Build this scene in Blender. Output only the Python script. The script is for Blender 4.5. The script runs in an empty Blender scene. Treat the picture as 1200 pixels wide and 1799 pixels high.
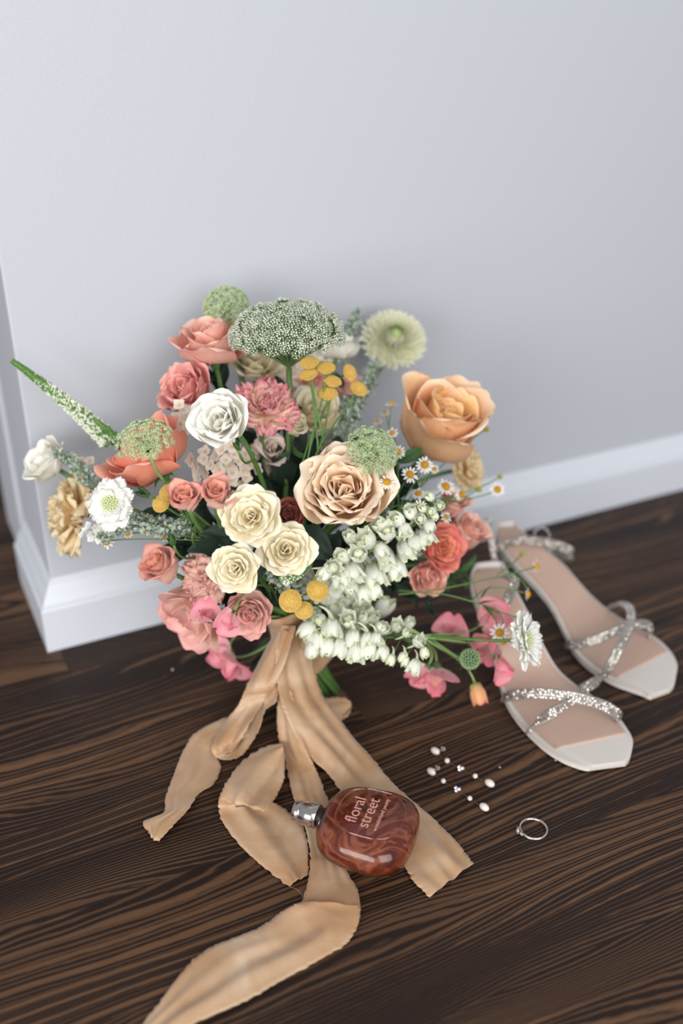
import bpy, math, random
import numpy as np
from mathutils import Vector, Matrix, Quaternion, noise as mnoise

# ------------------------------------------------------------------ camera, world, lights
SC = bpy.context.scene
COL = SC.collection
FPX, PITCH, CH = 1750.0, math.radians(28.0), 0.52
cam_d = bpy.data.cameras.new('camera')
cam = bpy.data.objects.new('camera', cam_d); COL.objects.link(cam)
cam.location = (0, 0, CH)
cam.rotation_euler = (math.radians(90) - PITCH, 0, 0)
cam_d.sensor_fit = 'HORIZONTAL'; cam_d.sensor_width = 24.0
cam_d.lens = 24.0 * FPX / 1200.0
cam_d.clip_start = 0.02
cam_d.dof.use_dof = True
cam_d.dof.focus_distance = 0.675
cam_d.dof.aperture_fstop = 2.7
SC.camera = cam
world = bpy.data.worlds.new('world'); SC.world = world; world.use_nodes = True
bgn = world.node_tree.nodes['Background']
bgn.inputs[0].default_value = (0.95, 0.97, 1.0, 1); bgn.inputs[1].default_value = 0.46

def area(name, loc, target, sx, sy, power, color):
    d = bpy.data.lights.new(name, 'AREA'); d.shape = 'RECTANGLE'; d.size = sx; d.size_y = sy
    d.energy = power; d.color = color
    o = bpy.data.objects.new(name, d); COL.objects.link(o); o.location = loc
    o.rotation_euler = (Vector(target) - Vector(loc)).to_track_quat('-Z', 'Y').to_euler()
    return o
area('window_light', (.75, -1.15, 1.05), (0, .70, .12), 1.6, 1.5, 37, (1.0, .985, .965))
area('left_fill_light', (-.9, -1.0, 0.60), (-.1, .75, .05), 1.1, .9, 25.0, (1.0, .975, .95))  # added low fill, no real window; lifts the bouquet's shadow on the baseboard
SC.view_settings.view_transform = 'Standard'; SC.view_settings.look = 'None'
SC.view_settings.exposure = -0.08; SC.view_settings.gamma = 1.0
SC.view_settings.use_curve_mapping = False

# ------------------------------------------------------------------ geometry of the place
FW = Vector((0, math.cos(PITCH), -math.sin(PITCH)))
UP = Vector((0, math.sin(PITCH), math.cos(PITCH)))
RT = Vector((1, 0, 0)); TC = -FW
def ray(x, y): return RT * ((x - 600) / FPX) + UP * (-(y - 900) / FPX) + FW
def FL(x, y, z=0.0):
    r = ray(x, y); return Vector((0, 0, CH)) + r * ((z - CH) / r.z)
PSI = math.radians(26)
WU = Vector((math.cos(PSI), math.sin(PSI), 0)); WN = Vector((math.sin(PSI), -math.cos(PSI), 0))
C0 = FL(84, 1147)
def WD(x, y, dw):
    r = ray(x, y); o = Vector((0, 0, CH)); return o + r * ((dw - (o - C0).dot(WN)) / r.dot(WN))
def WP(u, n, z): return C0 + WU * u + WN * n + Vector((0, 0, z))
def depth(p): return (p - Vector((0, 0, CH))).dot(FW)

# ------------------------------------------------------------------ helpers
def srgb(*c):
    return tuple((v / 255 / 12.92 if v / 255 <= .04045 else ((v / 255 + .055) / 1.055) ** 2.4) for v in c[:3]) + (1,)

def tag(o, label=None, cat=None, group=None, kind=None):
    if label: o['label'] = label
    if cat: o['category'] = cat
    if group: o['group'] = group
    if kind: o['kind'] = kind
    return o

def mesh_data(name, V, F, uv=None, smooth=True):
    me = bpy.data.meshes.new(name)
    me.from_pydata([tuple(v) for v in V], [], [tuple(f) for f in F])
    if uv is not None:
        l = me.uv_layers.new(name='uv')
        idx = np.empty(len(me.loops), dtype=np.int32); me.loops.foreach_get('vertex_index', idx)
        l.data.foreach_set('uv', np.asarray(uv, dtype=np.float32)[idx].ravel())
    if smooth:
        me.polygons.foreach_set('use_smooth', [True] * len(me.polygons))
    me.update()
    return me

def link(name, me, mat=None, parent=None, M=None):
    o = bpy.data.objects.new(name, me); COL.objects.link(o)
    if mat and not me.materials: me.materials.append(mat)
    elif mat and me.materials[0] != mat:
        o.material_slots[0].link = 'OBJECT'; o.material_slots[0].material = mat
    if parent: o.parent = parent
    if M is not None: o.matrix_local = M
    return o

def empty(name, M=None, loc=None):
    o = bpy.data.objects.new(name, None); COL.objects.link(o); o.empty_display_size = .01
    if M is not None: o.matrix_world = M
    if loc is not None: o.location = loc
    return o

class MB:
    """collects shapes for ONE mesh"""
    def __init__(s): s.V = []; s.F = []; s.U = []; s.n = 0
    def add(s, V, F, U=None, M=None):
        V = np.asarray(V, float)
        if M is not None:
            A = np.array(M); V = V @ A[:3, :3].T + A[:3, 3]
        s.V.append(V); n = s.n
        s.F.extend([tuple(i + n for i in f) for f in F])
        s.U.append(np.asarray(U, float) if U is not None else np.full((len(V), 2), .5))
        s.n += len(V); return s
    def data(s, name, smooth=True):
        return mesh_data(name, np.vstack(s.V), s.F, np.vstack(s.U), smooth)
    def build(s, name, mat, parent=None, M=None, smooth=True):
        return link(name, s.data(name, smooth), mat, parent, M)

def box(c, s):
    x, y, z = [v / 2 for v in s]
    V = [(c[0] + a * x, c[1] + b * y, c[2] + d * z) for a in (-1, 1) for b in (-1, 1) for d in (-1, 1)]
    return V, [(0, 1, 3, 2), (4, 6, 7, 5), (0, 4, 5, 1), (2, 3, 7, 6), (0, 2, 6, 4), (1, 5, 7, 3)]

def grid_faces(nu, nv, wrapu=False):
    F = []
    for j in range(nv - 1):
        for i in range(nu if wrapu else nu - 1):
            a = j * nu + i; b = j * nu + (i + 1) % nu
            F.append((a, b, b + nu, a + nu))
    return F

def catmull(P, n, closed=False):
    P = [np.asarray(p, float) for p in P]
    if len(P) == 2: return [P[0] + (P[1] - P[0]) * t for t in np.linspace(0, 1, n + 1)]
    Q = [2 * P[0] - P[1]] + P + [2 * P[-1] - P[-2]]
    out = []
    for i in range(1, len(Q) - 2):
        p0, p1, p2, p3 = Q[i - 1:i + 3]
        for k in range(n):
            t = k / n
            out.append(.5 * (2 * p1 + (p2 - p0) * t + (2 * p0 - 5 * p1 + 4 * p2 - p3) * t * t + (3 * p1 - p0 - 3 * p2 + p3) * t ** 3))
    out.append(P[-1]); return out

def tube(P, r, k=6, cap=True):
    """P list of points, r radius or list"""
    P = [np.asarray(p, float) for p in P]; n = len(P)
    R = [r] * n if np.isscalar(r) else list(r)
    V = []; U = []
    T = [P[min(i + 1, n - 1)] - P[max(i - 1, 0)] for i in range(n)]
    T = [t / (np.linalg.norm(t) + 1e-12) for t in T]
    a = np.cross(T[0], [0, 0, 1.]);
    if np.linalg.norm(a) < .1: a = np.cross(T[0], [1., 0, 0])
    for i in range(n):
        a = a - T[i] * a.dot(T[i]); a /= np.linalg.norm(a) + 1e-12
        b = np.cross(T[i], a)
        for j in range(k):
            q = 2 * math.pi * j / k
            V.append(P[i] + R[i] * (math.cos(q) * a + math.sin(q) * b)); U.append((j / k, i / max(1, n - 1)))
    F = grid_faces(k, n, True)
    if cap: F += [tuple(range(k))[::-1], tuple(range((n - 1) * k, n * k))]
    return V, F, U

def bez(a, b, c, d, n=10):
    a, b, c, d = [np.array(v, float) for v in (a, b, c, d)]
    return [a * (1 - t) ** 3 + 3 * b * t * (1 - t) ** 2 + 3 * c * t * t * (1 - t) + d * t ** 3 for t in np.linspace(0, 1, n)]

def ball(r=1., nu=8, nv=6, sz=1.):
    V = []; U = []
    for j in range(nv):
        th = math.pi * j / (nv - 1)
        for i in range(nu):
            q = 2 * math.pi * i / nu
            V.append((r * math.sin(th) * math.cos(q), r * math.sin(th) * math.sin(q), r * sz * math.cos(th))); U.append((i / nu, 1 - j / (nv - 1)))
    return V, grid_faces(nu, nv, True), U

def lathe(prof, k=24):
    V = []; U = []
    for j, (r, z) in enumerate(prof):
        for i in range(k):
            q = 2 * math.pi * i / k
            V.append((r * math.cos(q), r * math.sin(q), z)); U.append((i / k, j / (len(prof) - 1)))
    return V, grid_faces(k, len(prof), True), U

def TRS(loc=(0, 0, 0), q=None, s=1.0):
    M = Matrix.Translation(Vector(loc))
    if q is not None: M = M @ q.to_matrix().to_4x4()
    if np.isscalar(s): s = (s, s, s)
    return M @ Matrix.Diagonal((s[0], s[1], s[2], 1))

def aim(d, spin=0.0):
    """rotation taking +Z onto d"""
    d = Vector(d).normalized()
    return Vector((0, 0, 1)).rotation_difference(d) @ Quaternion((0, 0, 1), spin)

def smooth(t): t = max(0., min(1., t)); return t * t * (3 - 2 * t)
def lerp(a, b, t): return a + (b - a) * t

# ------------------------------------------------------------------ materials
def nt(name):
    m = bpy.data.materials.new(name); m.use_nodes = True
    t = m.node_tree; return m, t, t.nodes['Principled BSDF'], t.nodes['Material Output']

def ramp(t, fac, stops):
    r = t.nodes.new('ShaderNodeValToRGB'); e = r.color_ramp.elements
    e[0].position, e[0].color = stops[0]; e[1].position, e[1].color = stops[-1]
    for p, c in stops[1:-1]:
        x = e.new(p); x.color = c
    t.links.new(fac, r.inputs[0]); return r.outputs[0]

def plain(name, c, rough=.5, metal=0., spec=.5, bump=0., bscale=300., var=0., coat=0.):
    m, t, p, o = nt(name)
    p.inputs['Base Color'].default_value = c; p.inputs['Roughness'].default_value = rough
    p.inputs['Metallic'].default_value = metal; p.inputs['Specular IOR Level'].default_value = spec
    p.inputs['Coat Weight'].default_value = coat
    if bump or var:
        tc = t.nodes.new('ShaderNodeTexCoord'); n = t.nodes.new('ShaderNodeTexNoise'); n.inputs['Scale'].default_value = bscale
        n.inputs['Detail'].default_value = 4
        t.links.new(tc.outputs['Object'], n.inputs['Vector'])
        if bump:
            b = t.nodes.new('ShaderNodeBump'); b.inputs['Strength'].default_value = bump; b.inputs['Distance'].default_value = .001
            t.links.new(n.outputs[0], b.inputs['Height']); t.links.new(b.outputs[0], p.inputs['Normal'])
        if var:
            c0 = tuple(v * (1 - var) for v in c[:3]) + (1,); c1 = tuple(min(1, v * (1 + var)) for v in c[:3]) + (1,)
            t.links.new(ramp(t, n.outputs[0], [(.3, c0), (.7, c1)]), p.inputs['Base Color'])
    return m

def petal_mat(name, base, mid, edge, trans=.2, rough=.55, vein=.10, em=.86, pmid=.45):
    """colour runs from the foot of the petal (uv.y = 0) to its rim (uv.y = 1), with fine veins"""
    m, t, p, o = nt(name)
    uv = t.nodes.new('ShaderNodeUVMap'); uv.uv_map = 'uv'
    sep = t.nodes.new('ShaderNodeSeparateXYZ'); t.links.new(uv.outputs[0], sep.inputs[0])
    col = ramp(t, sep.outputs[1], [(.0, base), (pmid, mid), (em, mid), (1., edge)])
    mp = t.nodes.new('ShaderNodeMapping'); mp.inputs['Scale'].default_value = (26, 1.6, 1)
    t.links.new(uv.outputs[0], mp.inputs[0])
    n = t.nodes.new('ShaderNodeTexNoise'); n.inputs['Scale'].default_value = 1.5; n.inputs['Detail'].default_value = 3
    t.links.new(mp.outputs[0], n.inputs['Vector'])
    oi = t.nodes.new('ShaderNodeObjectInfo')
    mr = t.nodes.new('ShaderNodeMapRange'); mr.inputs[3].default_value = 1 - vein; mr.inputs[4].default_value = 1 + vein
    t.links.new(n.outputs[0], mr.inputs[0])
    mr2 = t.nodes.new('ShaderNodeMapRange'); mr2.inputs[3].default_value = .93; mr2.inputs[4].default_value = 1.06
    t.links.new(oi.outputs['Random'], mr2.inputs[0])
    mu = t.nodes.new('ShaderNodeMath'); mu.operation = 'MULTIPLY'
    t.links.new(mr.outputs[0], mu.inputs[0]); t.links.new(mr2.outputs[0], mu.inputs[1])
    hs = t.nodes.new('ShaderNodeHueSaturation'); t.links.new(col, hs.inputs['Color']); t.links.new(mu.outputs[0], hs.inputs['Value'])
    t.links.new(hs.outputs[0], p.inputs['Base Color'])
    p.inputs['Roughness'].default_value = rough; p.inputs['Specular IOR Level'].default_value = .25
    p.inputs['Sheen Weight'].default_value = .15
    b = t.nodes.new('ShaderNodeBump'); b.inputs['Strength'].default_value = .25; b.inputs['Distance'].default_value = .0006
    t.links.new(n.outputs[0], b.inputs['Height']); t.links.new(b.outputs[0], p.inputs['Normal'])
    tr = t.nodes.new('ShaderNodeBsdfTranslucent'); t.links.new(hs.outputs[0], tr.inputs[0])
    mx = t.nodes.new('ShaderNodeMixShader'); mx.inputs[0].default_value = trans
    t.links.new(p.outputs[0], mx.inputs[1]); t.links.new(tr.outputs[0], mx.inputs[2]); t.links.new(mx.outputs[0], o.inputs[0])
    return m

def S(*c): return srgb(*c)
PAL = {
 'peach': petal_mat('peach_petal', S(248,178,92), S(246,198,152), S(252,226,196)),
 'garden': petal_mat('garden_rose_petal', S(248,180,108), S(253,224,188), S(253,238,220), em=.75),
 'garden_in': petal_mat('garden_rose_heart_petal', S(250,186,124), S(253,220,182), S(253,236,212), em=.75),
 'peach_in': petal_mat('apricot_heart_petal', S(246,160,70), S(249,196,128), S(252,218,172)),
 'blush_in': petal_mat('blush_heart_petal', S(240,170,132), S(243,178,156), S(238,164,146)),
 'cream': petal_mat('cream_petal', S(232,205,140), S(248,238,208), S(250,246,228)),
 'white': petal_mat('white_petal', S(232,232,190), S(252,250,240), S(253,252,246), trans=.15),
 'coral': petal_mat('coral_petal', S(250,156,96), S(248,160,132), S(250,186,166), em=.8),
 'coralpink': petal_mat('coral_pink_petal', S(246,160,128), S(248,188,170), S(251,214,200)),
 'rosepink': petal_mat('deep_pink_petal', S(226,126,118), S(241,164,156), S(247,192,182)),
 'blush': petal_mat('blush_petal', S(248,206,172), S(247,204,186), S(238,162,152), em=.65),
 'palepink': petal_mat('pale_pink_petal', S(249,216,190), S(249,214,200), S(243,176,172), em=.72),
 'sweetpea': petal_mat('sweet_pea_petal', S(250,236,220), S(248,176,186), S(243,132,154), pmid=.35, em=.7),
 'carn_pink': petal_mat('pink_carnation_petal', S(246,178,132), S(250,218,196), S(243,148,166), em=.74),
 'carn_yellow': petal_mat('apricot_carnation_petal', S(248,200,130), S(252,230,184), S(253,240,208), trans=.3),
 'carn_blush': petal_mat('blush_carnation_petal', S(246,180,156), S(250,212,198), S(247,192,182)),
 'orange': petal_mat('orange_petal', S(253,190,104), S(252,190,140), S(248,156,136), em=.6),
 'orange_rim': petal_mat('orange_outer_petal', S(250,184,150), S(249,176,152), S(246,146,136), em=.6),
 'brick': petal_mat('brick_red_petal', S(150,60,50), S(196,108,92), S(214,136,118)),
 'mum': petal_mat('green_white_petal', S(210,222,160), S(246,246,220), S(250,250,236)),
 'mumgreen': petal_mat('lime_petal', S(186,210,126), S(214,230,160), S(232,240,190)),
 'delph': petal_mat('delphinium_petal', S(214,226,186), S(246,247,236), S(222,234,196), trans=.25, em=.8),
 'delphbud': petal_mat('delphinium_bud_petal', S(210,224,176), S(238,243,218), S(200,218,160), trans=.2),
 'scab': petal_mat('scabious_petal', S(228,232,208), S(247,247,242), S(250,250,247), trans=.25),
 'stock': petal_mat('blush_white_floret', S(240,206,170), S(250,240,226), S(248,220,214)),
 'daisy': petal_mat('daisy_petal', S(236,238,222), S(249,249,246), S(250,250,248), trans=.25),
 'pinkbud': petal_mat('apricot_bud_petal', S(196,200,120), S(240,176,130), S(236,130,116)),
 'leaf': petal_mat('dark_green_leaf', S(26,44,34), S(30,52,38), S(36,60,44), trans=.1, rough=.45, vein=.22),
 'leafmid': petal_mat('mid_green_leaf', S(58,96,50), S(72,112,62), S(86,124,70), trans=.25, rough=.42, vein=.2),
 'dusty': petal_mat('grey_green_leaf', S(140,158,140), S(184,198,182), S(206,214,202), trans=.15, rough=.8),
 'sepal': petal_mat('green_sepal', S(84,122,62), S(100,140,76), S(130,164,100), trans=.15),
}
M_STEM = plain('green_stem', S(92,128,66), .45, var=.12, bscale=120)
M_STEMD = plain('dark_green_stem', S(48,76,44), .5, var=.15, bscale=120)
M_STEML = plain('pale_green_stem', S(136,164,104), .5, var=.1, bscale=120)
M_YEL = plain('golden_button', S(218,184,98), .75, var=.12, bscale=500)
M_YELO = plain('daisy_centre', S(212,160,40), .7, var=.15, bscale=700)
M_YELG = plain('green_yellow_bud', S(170,170,70), .7, var=.1, bscale=500)
M_UW = plain('umbel_white_floret', S(228,232,214), .7)
M_UG = plain('umbel_green_floret', S(196,212,164), .7)
M_UGG = plain('umbel_dark_green', S(104,138,84), .7, var=.15, bscale=300)
M_POD = plain('green_pod_bead', S(150,176,126), .6, var=.1, bscale=300)
M_PIN = plain('pincushion_bead', S(214,220,176), .6)
M_PINB = plain('pincushion_base', S(150,166,110), .7)
M_GTIP = plain('veronica_green', S(104,146,76), .6, var=.12, bscale=400)

# ------------------------------------------------------------------ room
def wall_mat():
    m, t, p, o = nt('painted_wall')
    tc = t.nodes.new('ShaderNodeTexCoord')
    n = t.nodes.new('ShaderNodeTexNoise'); n.inputs['Scale'].default_value = 420; n.inputs['Detail'].default_value = 3
    t.links.new(tc.outputs['Object'], n.inputs['Vector'])
    b = t.nodes.new('ShaderNodeBump'); b.inputs['Strength'].default_value = .35; b.inputs['Distance'].default_value = .0006
    t.links.new(n.outputs[0], b.inputs['Height']); t.links.new(b.outputs[0], p.inputs['Normal'])
    p.inputs['Base Color'].default_value = S(191, 195, 204); p.inputs['Roughness'].default_value = .7
    return m
M_WALL = wall_mat()
M_BASE = plain('white_gloss_paint', S(214, 219, 228), .38, bump=.12, bscale=60)

def floor_mat():
    """stained softwood: growth rings cut lengthwise; local X runs along each plank"""
    m, t, p, o = nt('stained_wood')
    N = t.nodes.new; Lk = t.links.new
    tc = N('ShaderNodeTexCoord'); oi = N('ShaderNodeObjectInfo')
    def math_(op, a, b=None):
        n = N('ShaderNodeMath'); n.operation = op
        for i, v in enumerate((a, b)):
            if v is None: continue
            if isinstance(v, (int, float)): n.inputs[i].default_value = v
            else: Lk(v, n.inputs[i])
        return n.outputs[0]
    off = N('ShaderNodeVectorMath'); off.operation = 'ADD'; Lk(tc.outputs['Object'], off.inputs[0])
    cmb = N('ShaderNodeCombineXYZ'); Lk(math_('MULTIPLY', oi.outputs['Random'], 7.3), cmb.inputs[0]); Lk(math_('MULTIPLY', oi.outputs['Random'], 3.1), cmb.inputs[2])
    Lk(cmb.outputs[0], off.inputs[1])
    def nz(scale, sc, det=2., rough=.5, src=None):
        mp = N('ShaderNodeMapping'); mp.inputs['Scale'].default_value = sc; Lk(src or off.outputs[0], mp.inputs[0])
        n = N('ShaderNodeTexNoise'); n.inputs['Scale'].default_value = scale; n.inputs['Detail'].default_value = det; n.inputs['Roughness'].default_value = rough
        Lk(mp.outputs[0], n.inputs['Vector']); return n.outputs[0]
    sep = N('ShaderNodeSeparateXYZ'); Lk(off.outputs[0], sep.inputs[0])
    big = nz(1.0, (2.1, 13, 1), 1.0)
    mid = nz(1.0, (9, 50, 1), 3.0, .6)
    fib = nz(1.0, (60, 900, 1), 3.0)
    base = math_('ADD', math_('MULTIPLY', big, 8.), math_('MULTIPLY', mid, .55))
    slow = math_('ADD', math_('MULTIPLY', sep.outputs[1], 70.), base)
    fast = math_('ADD', math_('MULTIPLY', sep.outputs[1], 250.), math_('MULTIPLY', base, 3.4))
    patch = nz(1.0, (2.4, 22, 1), 1.5); patch2 = nz(1.0, (3.1, 17, 2), 1.5)
    def tri(x): return math_('ABSOLUTE', math_('SUBTRACT', math_('FRACT', x), .5))
    def band(x, w, soft, pt, k):
        q = math_('ADD', math_('ADD', tri(x), math_('MULTIPLY', math_('SUBTRACT', fib, .5), .22)), math_('MULTIPLY', math_('SUBTRACT', pt, .5), k))
        r = N('ShaderNodeMapRange'); r.inputs[1].default_value = w; r.inputs[2].default_value = w + soft; r.inputs[3].default_value = 1; r.inputs[4].default_value = 0
        Lk(q, r.inputs[0]); return r.outputs[0]
    v = math_('MAXIMUM', band(slow, .03, .10, patch2, .7), math_('MULTIPLY', band(fast, .09, .16, patch, .9), .8))
    c1 = ramp(t, v, [(0., S(36, 25, 20)), (.35, S(54, 38, 29)), (.75, S(82, 58, 41)), (1., S(102, 74, 52))])
    # tone of each plank / long cloudiness
    cl = nz(1.0, (2.2, 9, 1), 2.)
    hs = N('ShaderNodeHueSaturation'); Lk(c1, hs.inputs['Color'])
    mr = N('ShaderNodeMapRange'); mr.inputs[1].default_value = .3; mr.inputs[2].default_value = .7; mr.inputs[3].default_value = .82; mr.inputs[4].default_value = 1.15; Lk(cl, mr.inputs[0])
    fb = N('ShaderNodeMapRange'); fb.inputs[3].default_value = .8; fb.inputs[4].default_value = 1.2; Lk(fib, fb.inputs[0])
    Lk(math_('MULTIPLY', mr.outputs[0], fb.outputs[0]), hs.inputs['Value'])
    Lk(hs.outputs[0], p.inputs['Base Color'])
    p.inputs['Roughness'].default_value = .5; p.inputs['Specular IOR Level'].default_value = .22
    b = N('ShaderNodeBump'); b.inputs['Strength'].default_value = .3; b.inputs['Distance'].default_value = .0006
    Lk(math_('ADD', math_('MULTIPLY', v, .3), math_('MULTIPLY', fib, .5)), b.inputs['Height']); Lk(b.outputs[0], p.inputs['Normal'])
    return m
M_WOOD = floor_mat()
M_SUB = plain('dark_underfloor', S(22, 16, 14), .9)

RW = Matrix(((WU.x, WN.x, 0, C0.x), (WU.y, WN.y, 0, C0.y), (0, 0, 1, 0), (0, 0, 0, 1)))  # local x along wall, y out of wall (mirrored ok)
V, F = box((0.6, -.3, -.02), (5.2, 4.6, .02))
fl = MB().add([RW @ Vector(v) for v in V], F).build('floor', M_SUB, smooth=False); tag(fl, kind='structure')
PW = .083
def plank(u0, u1, n0, n1):
    g = .00008; u0 += g; u1 -= g; n0 += g; n1 -= g; bv = .00012
    V = []
    for z, i in ((-.012, 0), (-bv, 0), (0, bv)):
        V += [(u0 + i, n0 + i, z), (u1 - i, n0 + i, z), (u1 - i, n1 - i, z), (u0 + i, n1 - i, z)]
    cx, cy = (u0 + u1) / 2, (n0 + n1) / 2
    V = [(a - cx, b - cy, c) for a, b, c in V]
    F = [(0, 1, 5, 4), (1, 2, 6, 5), (2, 3, 7, 6), (3, 0, 4, 7), (4, 5, 9, 8), (5, 6, 10, 9), (6, 7, 11, 10), (7, 4, 8, 11), (8, 9, 10, 11)]
    me = mesh_data('plank', V, F, smooth=False)
    o = link('plank', me, M_WOOD, fl)
    o.matrix_local = Matrix.Translation(WP(cx, cy, 0)) @ Matrix.Rotation(PSI, 4, 'Z') @ Matrix.Diagonal((1, -1, 1, 1))
    return o
prng = random.Random(5)
rows = {-1: [.011], 0: [.011, 1.35], 2: [.21, -1.0]}
for k in range(-14, 10):
    n0 = .038 - PW + PW * k
    cuts = rows.get(k)
    if cuts is None: cuts = [prng.choice([-.75, -.62, .62, .8, .95]) + prng.uniform(-.08, .08)] if k > -3 else [prng.uniform(-.6, 1)]
    cuts = sorted([-1.6] + cuts + [2.6])
    for a, b in zip(cuts[:-1], cuts[1:]): plank(a, b, n0, n0 + PW)

TH = .145       # depth of the wall end seen on the left
def slab(name, u0, u1, n0, n1, z0, z1, mat, bev=.002):
    V = [];
    for z in (z0, z1): V += [WP(u0, n0, z), WP(u1, n0, z), WP(u1, n1, z), WP(u0, n1, z)]
    F = [(3, 2, 1, 0), (4, 5, 6, 7), (0, 1, 5, 4), (1, 2, 6, 5), (2, 3, 7, 6), (3, 0, 4, 7)]
    o = MB().add(V, F).build(name, mat, smooth=False)
    if bev:
        md = o.modifiers.new('bevel', 'BEVEL'); md.width = bev; md.segments = 2
    tag(o, kind='structure'); return o
BT = .014
slab('wall_left', -1.6, .2, -1.30, -1.18, 0, 2.5, M_WALL)
slab('wall_back', BT, 2.6, -TH - .02, -BT, 0, 2.5, M_WALL)
slab('trim_1', BT - .004, .2, -TH - .12, -TH + .0, 0, 2.5, M_WALL)
# moulded baseboard: profile swept along the front and round the end
PROF = [(0, 0), (0, .041), (-.0008, .0425), (-.0022, .0432), (-.0026, .0455), (-.0048, .0500), (-.0080, .0550), (-.0105, .0600), (-.0132, .0635), (-.0140, .0645)]
mb = MB(); V = []; path = [(2.6, None), (0, 'c'), (0, 'e')]
for d, z in PROF:
    V += [WP(2.6, d, z), WP(-d, d, z), WP(-d, -TH + .012, z)]
V += [WP(2.6, -.02, 0), WP(.02, -.02, 0), WP(.02, -TH + .012, 0)]
nF = []
for j in range(len(PROF) - 1):
    for i in range(2): a = j * 3 + i; nF.append((a, a + 1, a + 4, a + 3))
nF.append(tuple([j * 3 + 2 for j in range(len(PROF))] + [len(PROF) * 3 + 2]))
mb.add(V, nF)
bb = mb.build('baseboard_back', M_BASE, smooth=False); tag(bb, kind='structure')

# ------------------------------------------------------------------ petals and flower heads
def petal(L, W, a0, a1, a2, rw, r0=0., z0=0., ruf=0., rk=5., ph=0., notch=0., tooth=0., nt_=7, nu=9, nv=9, wb=.3, curl=0., point=0., crump=0.):
    N = 24; al = []
    for i in range(N + 1):
        v = i / N
        a = a0 + (a1 - a0) * smooth(v / .7) if v < .7 else a1 + (a2 - a1) * smooth((v - .7) / .3)
        al.append(math.radians(a))
    rr = [r0]; zz = [z0]
    for i in range(N):
        a = (al[i] + al[i + 1]) / 2; rr.append(rr[-1] + math.cos(a) * L / N); zz.append(zz[-1] + math.sin(a) * L / N)
    V = []; U = []
    for j in range(nv):
        for i in range(nu):
            u = -1 + 2 * i / (nu - 1); v = math.sin(math.pi / 2 * j / (nv - 1)) ** 1.15 if point < .5 else j / (nv - 1)
            ve = v * (1 - .07 * u * u - .08 * u ** 6 - point * abs(u) ** 1.2 * .5 - notch * math.exp(-(u / .22) ** 2))
            if tooth: ve *= 1 - tooth * (.5 + .5 * math.sin(u * nt_ * math.pi + ph)) * (.6 + .4 * math.sin(u * 23 + ph * 3))
            w = W * (wb + (1 - wb) * math.sin(math.pi / 2 * min(1, v / .62)) ** .9)
            if v > .5: q_ = (v - .5) / .5; w *= lerp((1 - .72 * q_ ** 4.5) ** .5, 1 - .9 * q_ ** 1.3, min(1, point))
            x_ = ve * N; k = min(int(x_), N - 1); f = x_ - k
            r = rr[k] + (rr[k + 1] - rr[k]) * f; z = zz[k] + (zz[k + 1] - zz[k]) * f
            a = al[k]; s = u * w / 2; p = s / rw
            off = ruf * v ** 2.5 * math.sin(rk * u + ph + v) + curl * abs(u) ** 3 * w * v
            nx, nz = math.sin(a), -math.cos(a)      # outward/under side
            x = r - rw + rw * math.cos(p); y = rw * math.sin(p)
            x += off * nx * math.cos(p); y += off * nx * math.sin(p); z += off * nz
            if crump:
                nv_ = mnoise.noise_vector(Vector((u * 1.3 + ph * 5, v * 2.1, ph * 3 + L * 90))) * crump * (.25 + v)
                x += nv_.x; y += nv_.y * .6; z += nv_.z
            V.append((x, y, z)); U.append((i / (nu - 1), v))
    return V, grid_faces(nu, nv), U

CFG = {
 'garden':  dict(n=[3, 4, 6, 7, 7, 6, 5], L=(.58, 1.22), W=(.55, 1.36), a0=(84, 2), a1=(97, 78), a2=(80, 34), rw=(.16, .78), ruf=.05, e=.62),
 'sprayopen': dict(n=[2, 3, 5, 6, 6, 6], L=(.50, 1.10), W=(.52, 1.38), a0=(82, 2), a1=(98, 40), a2=(88, 4), rw=(.13, .85), ruf=.035),
 'half':    dict(n=[3, 3, 3, 4, 4], L=(.95, 1.50), W=(.80, 1.75), a0=(84, 14), a1=(94, 84), a2=(82, 42), rw=(.22, .70), ruf=.03),
 'bud':     dict(n=[2, 3, 3, 3, 3], L=(.95, 1.18), W=(.55, 1.50), a0=(88, 30), a1=(99, 84), a2=(88, -10), rw=(.12, .5), ruf=.02),
 'cup':     dict(n=[4, 4, 5, 5], L=(.80, 1.30), W=(.75, 1.60), a0=(80, 5), a1=(88, 62), a2=(82, 34), rw=(.3, .85), ruf=.03),
 'ranunc':  dict(n=[4, 5, 6, 7, 7], L=(.55, 1.1), W=(.5, 1.2), a0=(82, 8), a1=(104, 72), a2=(100, 40), rw=(.15, .7), ruf=.03),
 'lisi':    dict(n=[3, 4, 5, 6, 6], L=(.70, 1.0), W=(.60, 1.35), a0=(84, 14), a1=(92, 60), a2=(76, 14), rw=(.2, .8), ruf=.05),
 'carn':    dict(n=[5, 6, 7, 8, 8], L=(.62, 1.05), W=(.50, .80), a0=(86, 12), a1=(84, 12), a2=(70, -4), rw=(.35, 1.2), ruf=.09, tooth=.16, rk=9),
}
rng = random.Random(11)
SCALE = {}
KS = dict(garden=1.2, sprayopen=1.03, half=1.34, bud=1.32, cup=1.18, ranunc=1.18, lisi=1.02, carn=1.08)
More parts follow.
